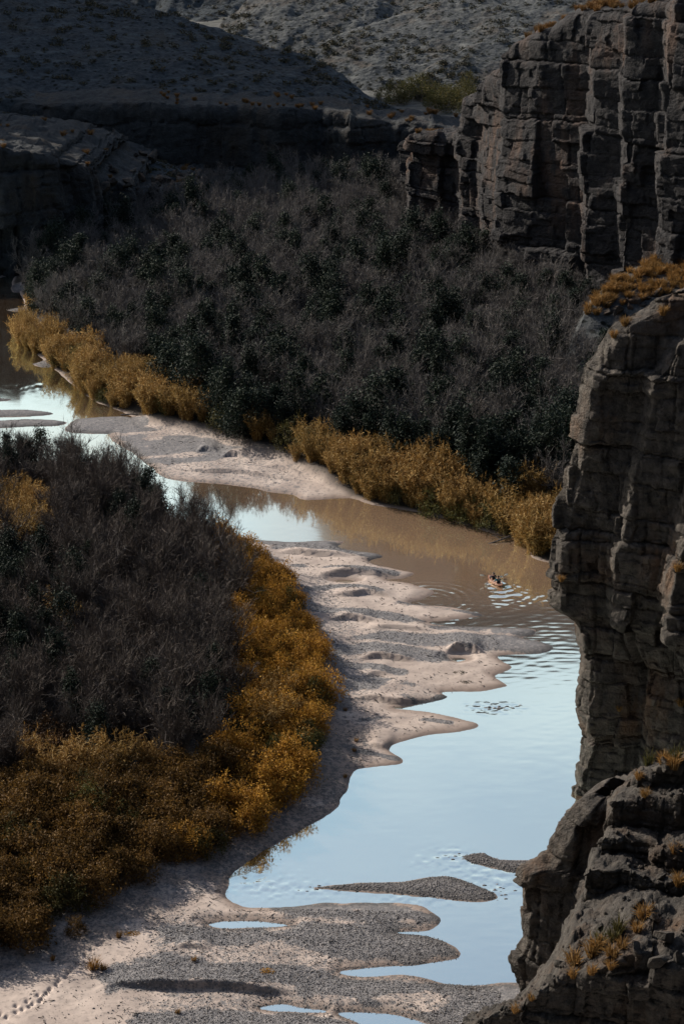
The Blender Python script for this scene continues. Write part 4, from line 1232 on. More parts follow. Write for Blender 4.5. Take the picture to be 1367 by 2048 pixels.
def mass(name, spots, raws, pick, scale):
    """Many far plants as one mesh, with one material slot for each of their parts."""
    nparts = len(raws[0])
    Vs, Fs, ms, k = [], [], [], 0
    for (x, y, z, *_), i, s in zip(spots, pick, scale):
        a = RNG.uniform(0, 6.28); ca, sa = math.cos(a), math.sin(a)
        for pi, (V, F, m) in enumerate(raws[i]):
            W = np.empty_like(V)
            W[:, 0] = (V[:, 0] * ca - V[:, 1] * sa) * s + x; W[:, 1] = (V[:, 0] * sa + V[:, 1] * ca) * s + y; W[:, 2] = V[:, 2] * s + z
            Vs.append(W); Fs.append(F + k); ms.append(np.full(len(F), pi, np.int32)); k += len(V)
    o = mk(name, np.concatenate(Vs), np.concatenate(Fs))
    for _, _, m in raws[0]: o.data.materials.append(m)
    o.data.polygons.foreach_set('material_index', np.concatenate(ms))
    o['kind'] = 'stuff'
    return o
rest = allb[NB:]
thin = []
for i in range(5):
    t, c = bare_tree_mesh(110 + i, 4.6 + 0.5 * i, 0.36 - 0.06 * i, 0.75)
    thin.append([(*t, M['bark']), (*c, M['twig'])])
if rest:
    o = mass('bare_woodland', rest, thin, RNG.integers(0, 5, len(rest)), RNG.uniform(0.8, 1.25, len(rest)))
    tag(o, 'grey mass of bare trees filling the far part of the valley floor', 'woodland')
# brush under the trees
us_ = scatter(WOOD, 3.0)
uz = ground_h(us_[:, 0], us_[:, 1])
low = []
for i in range(4):
    low.append([(*scrub_mesh(130 + i, 1.1, 110, 0.22), M['twig'])])
us3 = [(a, b, c) for (a, b), c in zip(us_, uz)]
tp2 = scatter(TH, 2.3); tz2 = ground_h(tp2[:, 0], tp2[:, 1])
us3 += [(a, b, c) for (a, b), c in zip(tp2, tz2) if math.hypot(a - clear[0], b - clear[1]) > 2.0]
o = mass('underbrush', us3, low, RNG.integers(0, 4, len(us3)), RNG.uniform(0.6, 1.3, len(us3)))
tag(o, 'low grey-brown brush covering the ground beneath the bare trees', 'underbrush')

# the same bank goes on to the left, outside the photograph
side = poly([(-900, 942), (-150, 938), (-170, 1592), (-1300, 1592)], 1.0)
sp = scatter(side, 3.3); sz = ground_h(sp[:, 0], sp[:, 1])
o = mass('bare_woodland', [(p[0], p[1], z) for p, z in zip(sp, sz)], thin, RNG.integers(0, 5, len(sp)), RNG.uniform(0.7, 1.1, len(sp)))
tag(o, 'bare grey-brown woodland carrying the near thicket on beyond the left edge', 'woodland')
side = poly([(-1300, 1600), (-165, 1600), (-150, 1925), (-900, 1950), (-1300, 1950)], 1.0)
sp = scatter(side, 2.1); sz = ground_h(sp[:, 0], sp[:, 1])
raws_ = [[(*shrub_mesh(190 + i, 2.5, 1.35, 40, 30, 0.2)[1], M['brush'])] for i in range(4)]
o = mass('brush_field', [(p[0], p[1], z) for p, z in zip(sp, sz)], raws_, RNG.integers(0, 4, len(sp)), RNG.uniform(0.8, 1.25, len(sp)))
tag(o, 'brown-gold brush carrying the near brush field on beyond the left edge', 'brush')

# ------------------------------------------------------------------ scrub on the hills, one model per kind
def spots_on(HV, n, umin=-40, umax=1400, vmin=-30, vmax=700, cond=None, seed=0, clump=0.0):
    rng = np.random.default_rng(seed)
    P = HV.reshape(-1, 3)
    u, v = px_of(P[:, 0], P[:, 1], P[:, 2])
    m = (u > umin) & (u < umax) & (v > vmin) & (v < vmax)
    if cond is not None: m &= cond(u, v, P)
    P = P[m]
    if clump:
        k = fbm(P[:, 0] / 14, P[:, 1] / 14, octs=3, seed=seed + 5)
        P = P[k > clump - 0.3 * rng.random(len(P))]
    if len(P) == 0: return P
    return P[rng.choice(len(P), min(n, len(P)), replace=False)]

scrub_models = []
for i in range(5):
    o = mk('desert_bush', *scrub_mesh(200 + i, 0.75, 90, 0.34), M['scrub'], link=False)
    scrub_models.append(o.data); bpy.data.objects.remove(o)
gold_models = []
for i in range(4):
    o = mk('grass_tuft', *tuft_mesh(220 + i, 0.75, 0.55), M['tuft'], link=False)
    gold_models.append(o.data); bpy.data.objects.remove(o)

rusty_models = []
for i in range(4):
    o = mk('grass_tuft', *tuft_mesh(230 + i, 0.7, 0.5, 130), M['rusty_grass'], link=False)
    rusty_models.append(o.data); bpy.data.objects.remove(o)

def single(name, me, loc, sc, label, cat, group, rz=None):
    o = bpy.data.objects.new(name, me)
    C.objects.link(o)
    o.location = loc
    o.rotation_euler = (0, 0, RNG.uniform(0, 6.28) if rz is None else rz)
    o.scale = (sc, sc, sc) if np.isscalar(sc) else sc
    tag(o, label, cat, group)
    return o

hill_bushes = []
for HV, n, sd, lab, grp in ((HV1, 420, 1, 'small dark bush on the shaded hillside above the low back wall', 'bushes on the shaded hill'),
                            (HV2, 520, 2, 'small dark bush dotting the pale rocky hill at the top of the view', 'bushes on the pale rocky hill'),
                            (HV3, 520, 3, 'small dark bush on the grey spur behind the far cliff', 'bushes on the grey spur'),
                            (HV4, 260, 4, 'small dark bush on the low knoll beside the far cliff\'s rim', 'bushes on the low knoll'),
                            (HV8, 160, 6, 'small dark bush on the dim slope at the very top left', 'bushes on the dim rear slope'),
                            (HV6, 160, 5, 'small dark bush on the scree above the left wall', 'bushes on the scree')):
    for p in spots_on(HV, n, seed=sd, clump=-0.1):
        hill_bushes.append((p[0], p[1], p[2] - 0.1, lab, grp))
hill_bushes.sort(key=lambda q: q[1])
for x, y, z, lab, grp in hill_bushes[:300]:
    single('desert_bush', scrub_models[int(RNG.integers(0, 5))], (x, y, z), RNG.uniform(0.7, 1.7), lab, 'bush', grp)
rest_b = hill_bushes[300:]
raws = [[(*scrub_mesh(240 + i, 0.8, 60, 0.36), M['scrub'])] for i in range(5)]
o = mass('hillside_scrub', rest_b, raws, RNG.integers(0, 5, len(rest_b)), RNG.uniform(0.8, 2.1, len(rest_b)))
tag(o, 'speckle of small dark scrub over the farther hillsides', 'scrub')

# rusty and golden grass: on the rims, the talus and the ledges
def grass(P, lab, grp, s0, s1, models=None):
    for p in P:
        single('grass_tuft', (models or gold_models)[int(RNG.integers(0, 4))], (p[0], p[1], p[2] - 0.04), RNG.uniform(s0, s1), lab, 'grass tuft', grp)
talus = spots_on(HV7, 105, 1165, 1390, 505, 640, seed=11, cond=lambda u, v, P: np.abs(v - (600 - (u - 1185) * 0.42)) < 32 + 0.12 * (u - 1185))
grass(talus, 'golden grass tuft on the sunny talus between the two cliffs', 'golden grass on the talus', 1.2, 2.2)
farcap = VFar[nzFar:nzFar + 40]
fc = spots_on(farcap, 60, 1040, 1400, -40, 90, seed=12, clump=0.0)
grass(fc, 'rusty gold grass tuft on the far cliff\'s top edge', 'grass on the far cliff rim', 1.2, 2.2, rusty_models)
fc2 = spots_on(farcap, 18, 812, 965, 170, 300, seed=13)
grass(fc2, 'rusty grass tuft on the low end of the far cliff', 'grass on the far cliff\'s low end', 1.0, 1.8, rusty_models)
lcap = VLf[nzLf:nzLf + 90]
lc = spots_on(lcap, 34, -20, 420, 240, 372, seed=14, clump=0.0)
grass(lc, 'rusty grass tuft on top of the dark left wall', 'grass on the left wall', 1.0, 2.0, rusty_models)
bcap = VB[nzB:nzB + 40]
bc = spots_on(bcap, 44, 300, 960, 180, 270, seed=15, clump=-0.1)
grass(bc, 'rusty grass tuft along the rim of the low back wall', 'grass on the back wall\'s rim', 1.0, 1.8, rusty_models)

# bushes of the valley floor behind the wall
vb = np.array([at_z(u, v + 38, 9.5) for u, v in [(790, 172), (815, 168), (840, 176), (860, 168), (880, 180), (905, 186), (925, 190), (945, 182), (850, 158), (900, 160), (935, 168), (800, 180), (870, 190), (890, 196), (930, 200), (765, 182)]])
vz = ground_h(vb[:, 0], vb[:, 1])
for i, ((x, y), z) in enumerate(zip(vb, vz)):
    K_olive.put(i, (x, y, z - 0.05), RNG.uniform(0, 6.28), RNG.uniform(1.3, 2.2), 'olive green bush in the side valley beyond the back wall', 'bush', 'green bushes of the side valley')
# pale grass and taller bushes at the foot of the back wall
fb = np.array([at_z(u, v, 4.0) for u, v in [(500, 372), (515, 366), (530, 372), (545, 362), (560, 368), (600, 372), (625, 376), (650, 372), (670, 378), (690, 374), (585, 364), (640, 364), (480, 378), (455, 380)]])
fz = ground_h(fb[:, 0], fb[:, 1])
for i, ((x, y), z) in enumerate(zip(fb, fz)):
    (K_olive if i % 3 else K_ever).put(i, (x, y, z - 0.05), RNG.uniform(0, 6.28), RNG.uniform(0.8, 1.2), 'dusky bush at the foot of the low back wall', 'bush', 'bushes at the foot of the back wall')

# ------------------------------------------------------------------ boulders
rock_models = []
for i in range(7):
    o = mk('boulder', *rock_mesh(300 + i, 3, 15), M['rock'], False, link=False)
    rock_models.append(o.data); bpy.data.objects.remove(o)

SURF = np.concatenate([V[nz - 4:].reshape(-1, 3) for o_, V, nz in LEDGES])
SU, SV = px_of(SURF[:, 0], SURF[:, 1], SURF[:, 2])
def on_ledge(u, v):
    """The ledge point that this line of sight meets (nearest in the picture, foremost first)."""
    d = np.hypot(SU - u, SV - v)
    m = d < 14
    if not m.any(): return SURF[np.argmin(d)]
    k = np.where(m)[0]
    return SURF[k[np.argmin(SURF[k, 1])]]
BOULD = [(1338, 1875, 0.95, 'large grey boulder on the shoulder ledge at the right edge of the view'), (1352, 1905, 0.6, 'pale block below the large boulder at the right edge'),
         (1318, 1918, 0.85, 'sun-edged slanting boulder on the ledge below the large one'), (1262, 1905, 0.75, 'round dark boulder behind the golden grass on the ledge'),
         (1212, 1912, 0.45, 'small grey boulder between two golden grass tufts'), (1106, 1925, 0.62, 'smooth pale-topped boulder at the left end of the shoulder'),
         (1252, 1932, 0.36, 'reddish stone on the shoulder\'s rim'), (1280, 1934, 0.34, 'bluish stone next to the reddish one on the rim'), (1092, 1962, 0.42, 'chipped block on the steps under the pale-topped boulder'),
         (1075, 1985, 0.36, 'low chipped block lower down the rock steps'), (1118, 1955, 0.34, 'angular chip of rock beside the pale-topped boulder'), (1305, 1830, 0.5, 'bluish boulder half hidden behind dry grass'),
         (1340, 1700, 0.6, 'square block leaning on the upper ledge'), (1318, 1745, 0.4, 'pale stone lying in the shade under the upper ledge'), (1290, 1560, 0.5, 'grey block among grass on the topmost ledge'), (1330, 1548, 0.6, 'dark block at the top of the ledges'),
         (1262, 1596, 0.45, 'dark slab at the left end of the top ledge'), (1222, 1625, 0.36, 'small block on the lip of the second ledge'), (1345, 1600, 0.5, 'slab with a pale edge on the second ledge'), (1190, 1850, 0.4, 'grey stone tucked into the lower ledge'),
         (1232, 1860, 0.34, 'small dark stone behind the spiky plants'), (1180, 1760, 0.3, 'pale chip of rock under the big block\'s corner')]
for i, (u, v, r, lab) in enumerate(BOULD):
    p = on_ledge(u, v)
    o = single('boulder', rock_models[i % 7], (p[0], p[1], p[2] + r * 0.35), (r * 1.1, r, r * 0.85), lab, 'boulder', 'boulders on the near ledges')
# chips and small stones lying on the ledges, too many to count
rng = np.random.default_rng(55)
caps = np.concatenate([V[nz:].reshape(-1, 3) for o_, V, nz in LEDGES])
cu, cv = px_of(caps[:, 0], caps[:, 1], caps[:, 2]); caps = caps[(cu > 950) & (cu < 1420) & (cv > 1480) & (cv < 2080)]
kk = fbm(caps[:, 0] / 1.5, caps[:, 1] / 1.5, octs=3, seed=56); caps = caps[kk > -0.05]
caps = caps[rng.choice(len(caps), min(900, len(caps)), replace=False)]
Vr = [rock_mesh(330 + i, 0, 5) for i in range(6)]
VV, FF, kq = [], [], 0
for p in caps:
    Vx, Fx = Vr[int(rng.integers(0, 6))]
    s = 0.05 + 0.20 * rng.random() ** 3
    a = rng.uniform(0, 6.28); Vw = Vx * s * np.array([1.2, 1, .8]); Vw = np.c_[Vw[:, 0] * math.cos(a) - Vw[:, 1] * math.sin(a), Vw[:, 0] * math.sin(a) + Vw[:, 1] * math.cos(a), Vw[:, 2]]
    VV.append(Vw + p + np.array([0, 0, s * .3])); FF.append(Fx + kq); kq += len(Vx)
o = mk('ledge_rubble', np.concatenate(VV), np.concatenate(FF), M['rock']); o['kind'] = 'stuff'
tag(o, 'small stones and chips strewn over the near rock ledges', 'rubble')
TUFT = [(1282, 1580, .9, 'orange grass tuft low on the top ledge'), (1276, 1550, .8, 'feathery gold tuft at the crest of the ledges'), (1225, 1900, 1.2, 'orange tuft beside the small grey boulder'), (1235, 1885, 1.0, 'gold tuft just above the small grey boulder'),
        (1210, 1928, .8, 'orange tuft at the rim under the small boulder'), (1175, 1905, 1.5, 'big straw-brown tuft left of the boulders'), (1150, 1915, 1.3, 'brown tuft at the left of the big straw tuft'), (1185, 1890, 1.2, 'tall dry tuft behind the big straw tuft'),
        (1290, 1820, 1.3, 'rusty feather-like tuft under the middle ledge'), (1270, 1848, 1.0, 'gold tuft below the rusty feathery one'), (1025, 2035, .7, 'lone yellow tuft at the shoulder\'s lowest tip'), (1350, 1530, 1.4, 'gold tuft at the top right of the ledges'),
        (1320, 1515, 1.2, 'gold tuft left of the topmost right one'), (1335, 1700, 1.0, 'pale dry tuft by the square block'), (1190, 1935, .8, 'small orange tuft on the shoulder below the straw tuft'), (1060, 1998, .6, 'tiny dry tuft on the rock steps'),
        (1345, 1760, 1.2, 'dim brown tuft in the shade of the ledge'), (1140, 1940, 0.9, 'dry tuft hugging the pale-topped boulder')]
for i, (u, v, s, lab) in enumerate(TUFT):
    p = on_ledge(u, v)
    single('grass_tuft', gold_models[i % 4], (p[0], p[1], p[2] - 0.05), s, lab, 'grass tuft', 'grass tufts on the near ledges')
# spiky plants
SPK = [(1240, 1850, 'dark spiky plant behind the grass on the lower ledge'), (1200, 1875, 'spiky plant with brown tips beside the straw tuft'), (1225, 1868, 'second spiky plant in the ledge\'s spiny clump'), (1290, 1520, 'dark leafy plant on the crest of the ledges'), (1350, 1505, 'dark bush at the top right of the ledges')]
spk = []
for i in range(2):
    V, F = tuft_mesh(260 + i, 0.85, 0.5, 60)
    o = mk('spiky_plant', V, F, M['olive'], link=False); spk.append(o.data); bpy.data.objects.remove(o)
for i, (u, v, lab) in enumerate(SPK):
    p = on_ledge(u, v)
    single('spiky_plant', spk[i % 2], (p[0], p[1], p[2] - 0.05), 1.3, lab, 'plant', 'spiky plants on the near ledges')
# grass clinging to the near wall
def on_sheet(V, u, v, tol=10):
    P = V.reshape(-1, 3); a, b = px_of(P[:, 0], P[:, 1], P[:, 2])
    d = np.hypot(a - u, b - v); k = np.where(d < tol)[0]
    return P[np.argmin(d)] if len(k) == 0 else P[k[np.argmin(P[k, 1])]]
for i, (u, v, s, lab) in enumerate([(1112, 1158, .8, 'yellow-green tuft on the near wall\'s bulging nose'), (1352, 1130, 1.0, 'orange tuft in a crack high on the near wall'), (1358, 1400, 1.0, 'gold tuft in a cleft halfway down the near wall'), (1240, 1428, .7, 'dry tuft on a thin ledge of the near wall'),
                                    (1245, 640, 1.1, 'orange tuft on the near wall\'s top corner'), (1320, 618, 1.1, 'gold tuft on the near wall\'s rim'), (1218, 668, .9, 'dry tuft under the near wall\'s top corner')]):
    p = on_sheet(VN, u, v)
    single('grass_tuft', gold_models[i % 4], (p[0], p[1] - 0.1, p[2]), s, lab, 'grass tuft', 'grass tufts on the near wall')
# fallen blocks on the dark left wall, at the far cliff's foot and the pale mound by the wood
for i in range(46):
    u = RNG.uniform(215, 425); v = RNG.uniform(300, 392)
    p = on_sheet(VLf, u, v, 12)
    r = RNG.uniform(0.6, 2.0)
    m_ = single('boulder', rock_models[i % 7], (p[0], p[1], p[2] + 0.3 * r), (r * 1.2, r, r * .8), 'dark fallen block in the rubble at the end of the left wall', 'boulder', 'rubble blocks of the left wall')
for i, (u, v, r, lab) in enumerate([(500, 390, 3.0, 'pale flat rock mound at the back edge of the wood'), (585, 388, 3.6, 'rounded dark dome of rock beside the pale mound'), (545, 388, 2.6, 'low pale rock between the mound and the dome')]):
    x, y = at_z(u, v, 3.0); z = ground_h(x, y)[0]
    single('boulder', rock_models[(i + 3) % 7], (x, y, z + 0.8), (r * 1.3, r, r * .75), lab, 'boulder', 'rocks at the back of the wood')
for i in range(16):
    u = RNG.uniform(1170, 1360); v = 608 - (u - 1170) * 0.36 + RNG.uniform(-10, 36)
    p = on_sheet(HV7, u, v, 12); r = RNG.uniform(0.5, 1.3)
    single('boulder', rock_models[i % 7], (p[0], p[1], p[2] + .2 * r), (r * 1.3, r, r * .8), 'grey block on the talus among golden grass', 'boulder', 'blocks on the talus')

# ------------------------------------------------------------------ on the sandbars
def gpt(u, v, dz=0.0):
    x, y = at_z(u, v, 0.45); return x, y, ground_h(x, y)[0] + dz
small = []
K_brush.put(1, gpt(152, 1870), 0.4, 0.62, 'lone brown-gold shrub standing just off the brush field on the sand', 'shrub')
x, y, z = gpt(188, 1940); single('grass_tuft', gold_models[0], (x, y, z - .03), (1.5, 1.2, 1.35), 'upright yellow-green tuft on the sand beside the footprints', 'grass tuft', 'tufts on the bars')
x, y, z = gpt(207, 1942); single('grass_tuft', gold_models[2], (x, y, z - .03), .8, 'small yellow tuft at the right of the upright one', 'grass tuft', 'tufts on the bars')
x, y, z = gpt(238, 1876); single('grass_tuft', gold_models[1], (x, y, z - .03), (.6, .6, 1.0), 'thin upright dry tuft at the end of the brush shadow', 'grass tuft', 'tufts on the bars')
x, y, z = gpt(106, 1922); single('grass_tuft', gold_models[3], (x, y, z - .03), (.5, .5, .8), 'small dark tuft in the brush shadow left of the footprints', 'grass tuft', 'tufts on the bars')
mat_pts = [(260, 1868, 1.6, .8, 'flat yellow patch of low plants at the brush shadow\'s end'), (532, 1946, 1.35, .6, 'low bright yellow cushion plant on the gravel bar')]
for i, (u, v, w, h, lab) in enumerate(mat_pts):
    V, F = scrub_mesh(270 + i, 0.5, 260, 0.22); V[:, 0] *= w; V[:, 2] *= h * (0.45 if i == 0 else .9)
    x, y, z = gpt(u, v); o = mk('cushion_plant', V, F, M['golden']); o.location = (x, y, z - .03); tag(o, lab, 'plant')
for i, (u, v, lab) in enumerate([(690, 1420, 'small dry plant at the shaded edge of the middle bar'), (712, 1480, 'golden sprig on the sand below the shaded edge'), (708, 1500, 'golden sprig just under another on the sand'), (605, 1232, 'orange sprig leaning out of the golden band'), (690, 1548, 'dark twiggy plant on the cut bank above the water'),
                                 (388, 1926, 'dark little plant on a bar at the lower centre'), (355, 2025, 'reddish sprig on the lowest gravel bar'), (1000 - 70, 1360, 'flat dark weed patch on the sandy lobe'), (980 - 60, 1344, 'thin dark weed streak above the weed patch')]):
    x, y, z = gpt(u, v)
    if i in (7, 8):
        V, F = scrub_mesh(280 + i, 0.5, 90, 0.3); V[:, 2] *= .3; V[:, 0] *= 1.6
        o = mk('weed_patch', V, F, M['scrub']); o.location = (x, y, z - .02); tag(o, lab, 'plant')
    else:
        single('grass_tuft', gold_models[i % 4], (x, y, z - .03), 0.55, lab, 'grass tuft', 'tufts on the bars')

# drift sticks and litter on the sand, too many to count
rng = np.random.default_rng(77)
BARP = poly([(470, 1085), (700, 1100), (800, 1150), (860, 1190), (1000, 1290), (990, 1370), (880, 1400), (930, 1455), (780, 1520), (700, 1540), (680, 1400), (640, 1260), (570, 1160)])
LOWP = poly([(60, 2000), (250, 1870), (430, 1770), (480, 1820), (840, 1830), (900, 1900), (1000, 1990), (1000, 2060), (60, 2060)])
MIDP = poly([(260, 850), (420, 880), (560, 925), (700, 985), (480, 965), (330, 940)])
def rnd_in(P, n):
    lo, hi = P.min(0), P.max(0); q = rng.uniform(lo, hi, (n * 3, 2)); return q[inside(q[:, 0], q[:, 1], P)][:n]
lit = np.concatenate([rnd_in(BARP, 520), rnd_in(LOWP, 700), rnd_in(MIDP, 200)])
kk = fbm(lit[:, 0] / 3, lit[:, 1] / 1.6, octs=2, seed=91); lit = lit[kk > -0.05]
hh, _, _, _, dd = ground_all(lit[:, 0], lit[:, 1])
lit, hh = lit[dd > 0.5], hh[dd > 0.5]
P0 = np.c_[lit, hh + 0.02]; az = rng.uniform(0, 6.28, len(lit)); L = rng.uniform(0.12, 0.5, len(lit))
P1 = P0 + np.c_[np.cos(az) * L, np.sin(az) * L, rng.uniform(0.0, 0.12, len(lit))]
o = mk('drift_litter', *prisms(P0, P1, 0.035, 0.02), M['bark']); o['kind'] = 'stuff'
tag(o, 'dark twigs and litter strewn over the sandbars', 'litter')

# pebbles
def pebble_field(n_list):
    Vb = np.array([[1, 0, 0], [-1, 0, 0], [0, 1, 0], [0, -1, 0], [0, 0, 1], [0, 0, -1]], float)
    Fb = np.array([[0, 2, 4], [2, 1, 4], [1, 3, 4], [3, 0, 4], [2, 0, 5], [1, 2, 5], [3, 1, 5], [0, 3, 5]])
    pts = []
    for P, n in n_list: pts.append(rnd_in(P, n))
    q = np.concatenate(pts)
    h, g, so, we, d = ground_all(q[:, 0], q[:, 1])
    m = (d > -0.12) & (so < 0.3) & (rng.random(len(q)) < np.clip(g * 1.3 - 0.1, 0.05, 1))
    q, h = q[m], h[m]
    n = len(q)
    s = 0.022 + 0.045 * rng.random(n) ** 4
    V = Vb[None] * (s[:, None, None] * rng.uniform(0.7, 1.5, (n, 1, 3))) + 0.25 * s[:, None, None] * rng.normal(size=(n, 6, 3))
    a = rng.uniform(0, 6.28, n); ca, sa = np.cos(a)[:, None], np.sin(a)[:, None]
    X = V[..., 0] * ca - V[..., 1] * sa; Y = V[..., 0] * sa + V[..., 1] * ca
    V = np.stack([X + q[:, 0:1], Y + q[:, 1:2], V[..., 2] * 0.7 + h[:, None] + 0.02], -1).reshape(-1, 3)
    F = (np.arange(n)[:, None, None] * 6 + Fb[None]).reshape(-1, 3)
    return V, F
allp_ = [(LOWP, 42000), (BARP, 22000), (MIDP, 2500)] + [(P, 3600) for P in ISL_P[:2]] + [(P, 300) for P in ISL_P[2:]]
o = mk('river_stones', *pebble_field(allp_), M['pebble']); o['kind'] = 'stuff'
tag(o, 'grey river stones covering the gravel ribbons of the bars', 'stones')
# stones awash
st = np.concatenate([rng.normal(size=(20, 2)) * [1.2, .3] + at_z(1000, 1416), rng.normal(size=(14, 2)) * [1.2, 0.5] + at_z(940, 1713), rng.normal(size=(14, 2)) * [.7, .6] + at_z(990, 1785), rng.normal(size=(10, 2)) * [1.2, .3] + at_z(640, 1776)])
Vr, Fr = rock_mesh(320, 0, 5)
VV = np.concatenate([Vr * rng.uniform(0.07, 0.17) * np.array([1.3, 1, .7]) + np.array([a, b, 0.0]) for a, b in st]); FF = np.concatenate([Fr + k * len(Vr) for k in range(len(st))])
o = mk('awash_stones', VV, FF, M['pebble']); o['kind'] = 'stuff'
tag(o, 'dark stones barely breaking the water at the riffles', 'stones')

# driftwood
def log_mesh(pts, r0, r1):
    P = np.array(pts, float); n = len(P); rr = np.linspace(r0, r1, n)
    return prisms(P[:-1], P[1:], rr[:-1], rr[1:])
x, y = at_z(1004, 1084); segs = [log_mesh([(1.6, 1.2, .5), (.6, .6, .35), (-.5, 0, .15), (-1.7, -.5, -.05)], .16, .07), log_mesh([(-.2, .1, .2), (-.7, .5, .5), (-1.2, .7, .6)], .06, .02), log_mesh([(.3, .4, .3), (.1, -.1, .6), (-.3, -.3, .75)], .06, .02), log_mesh([(-.8, -.1, .1), (-.9, -.4, .35)], .05, .02)]
o = mk('driftwood_log', *join(segs), M['bark'], True); o.location = (x, y, 0); tag(o, 'dark snagged driftwood log lying in the water under the far canes', 'driftwood')
x, y = at_z(262, 834); o = mk('driftwood_log', *join([log_mesh([(-1.4, 0, .2), (0, .1, .3), (1.3, 0, .15)], .12, .07), log_mesh([(.2, 0, .3), (.7, .3, .8)], .06, .02)]), M['bark'], True); o.location = (x, y, .1); tag(o, 'dark log stranded where the upper channel meets the bar', 'driftwood')
for i in range(9):
    a = RNG.uniform(0, 6.28); x, y = clear + RNG.normal(size=2) * 0.9; z = ground_h(x, y)[0]
    pp = [(0, 0, .1)]
    for k in range(4): pp.append((pp[-1][0] + math.cos(a) * .5 + RNG.normal() * .12, pp[-1][1] + math.sin(a) * .5 + RNG.normal() * .12, pp[-1][2] + .12 + RNG.normal() * .05))
    o = mk('dead_branch', *join([log_mesh(pp, .06, .02), log_mesh([pp[2], (pp[2][0] + .4, pp[2][1] - .2, pp[2][2] + .35)], .03, .01)]), M['deadwood'], True)
    o.location = (x, y, z); tag(o, 'bleached dead branch in the small clearing of the near thicket', 'branch', 'dead branches in the clearing')

# ------------------------------------------------------------------ the kayak and its two paddlers
KA = math.atan2(-KHEAD[0], KHEAD[1])
def plain(name, c, rough=0.5, spec=0.4): return mat_plain(name, c, rough, 0.08, 8.0, spec)
M['hull'] = plain('orange_hull', (0.30, 0.11, 0.06), 0.45)
M['hull_in'] = plain('pale_deck', (0.42, 0.30, 0.24), 0.5)
M['skin'] = plain('skin', (0.45, 0.25, 0.17), 0.55)
M['teal'] = plain('teal_jacket', (0.012, 0.10, 0.14), 0.8)
M['navy'] = plain('navy_jacket', (0.018, 0.022, 0.035), 0.8)
M['hair'] = plain('dark_hair', (0.012, 0.010, 0.009), 0.6)
M['red'] = plain('red_bag', (0.42, 0.03, 0.02), 0.6)
M['black'] = plain('black_plastic', (0.015, 0.016, 0.018), 0.4)
M['blade'] = plain('pale_blade', (0.75, 0.75, 0.7), 0.4)

KL = 3.1
ky = empty('kayak', (KAYAK_XY[0], KAYAK_XY[1], 0.0), KA)
tag(ky, 'orange tandem kayak with two paddlers heading upstream on brown water', 'kayak')
ns, nc_ = 25, 17
V = []
for i in range(ns):
    t = i / (ns - 1) * 2 - 1
    w = 0.40 * (1 - abs(t) ** 2.6) ** 0.75 + 0.005
    sheer = 0.24 + 0.14 * abs(t) ** 2.5
    for j in range(nc_):
        a = math.pi * j / (nc_ - 1)
        V.append((-w * math.cos(a), t * KL / 2, sheer - (0.32 * (1 - 0.45 * abs(t) ** 2)) * math.sin(a) ** 0.7 - 0.0))
mk('hull', np.array(V), grid_faces(ns, nc_), M['hull'], True, ky)
V = []
for i in range(ns):
    t = i / (ns - 1) * 2 - 1
    w = 0.385 * (1 - abs(t) ** 2.6) ** 0.75 + 0.004
    sheer = 0.235 + 0.14 * abs(t) ** 2.5
    well = -0.13 * float(smooth(0.86, 0.66, abs(t)))
    for j in range(9):
        q = j / 4 - 1
        V.append((w * q, t * KL / 2, sheer + 0.035 * (1 - q * q) + well * float(smooth(1.0, 0.72, abs(q)))))
mk('deck', np.array(V), grid_faces(ns, 9), M['hull_in'], True, ky)
rimV = []
for i in range(ns):
    t = i / (ns - 1) * 2 - 1
    w = 0.40 * (1 - abs(t) ** 2.6) ** 0.75 + 0.005
    rimV.append((w, t * KL / 2, 0.25 + 0.14 * abs(t) ** 2.5))
rv = np.array(rimV); lv_ = rv * np.array([-1, 1, 1])
mk('gunwale', *join([prisms(rv[:-1], rv[1:], .03, .03), prisms(lv_[:-1], lv_[1:], .03, .03)]), M['hull'], True, ky)
for yy in (-0.62, 0.42):
    bmx = bmesh.new(); bmesh.ops.create_cube(bmx, size=1)
    for v_ in bmx.verts: v_.co = Vector((v_.co.x * .42, v_.co.y * .10, v_.co.z * .34))
    bmesh.ops.bevel(bmx, geom=bmx.edges[:], offset=.03, segments=2, affect='EDGES')
    me = bpy.data.meshes.new('seat_back'); bmx.to_mesh(me); bmx.free(); me.materials.append(M['black'])
    o = bpy.data.objects.new('seat_back', me); C.objects.link(o); o.parent = ky; o.location = (0, yy - .1, .34); o.rotation_euler = (R(12), 0, 0)

def skin_body(name, verts, edges, mat, parent, sub=2):
    me = bpy.data.meshes.new(name)
    me.from_pydata([v[:3] for v in verts], edges, [])
    me.update()
    o = bpy.data.objects.new(name, me); C.objects.link(o); o.parent = parent
    md = o.modifiers.new('Skin', 'SKIN'); md.use_smooth_shade = True
    if not me.skin_vertices: bpy.context.view_layer.update()
    if not me.skin_vertices:
        bm_ = bmesh.new(); bm_.from_mesh(me); bm_.verts.layers.skin.verify(); bm_.to_mesh(me); bm_.free()
    for i, v in enumerate(verts):
        me.skin_vertices[0].data[i].radius = (v[3], v[3])
        me.skin_vertices[0].data[i].use_root = (i == 0)
    sd = o.modifiers.new('Subdivision', 'SUBSURF'); sd.levels = sd.render_levels = sub
    me.materials.append(mat)
    return o

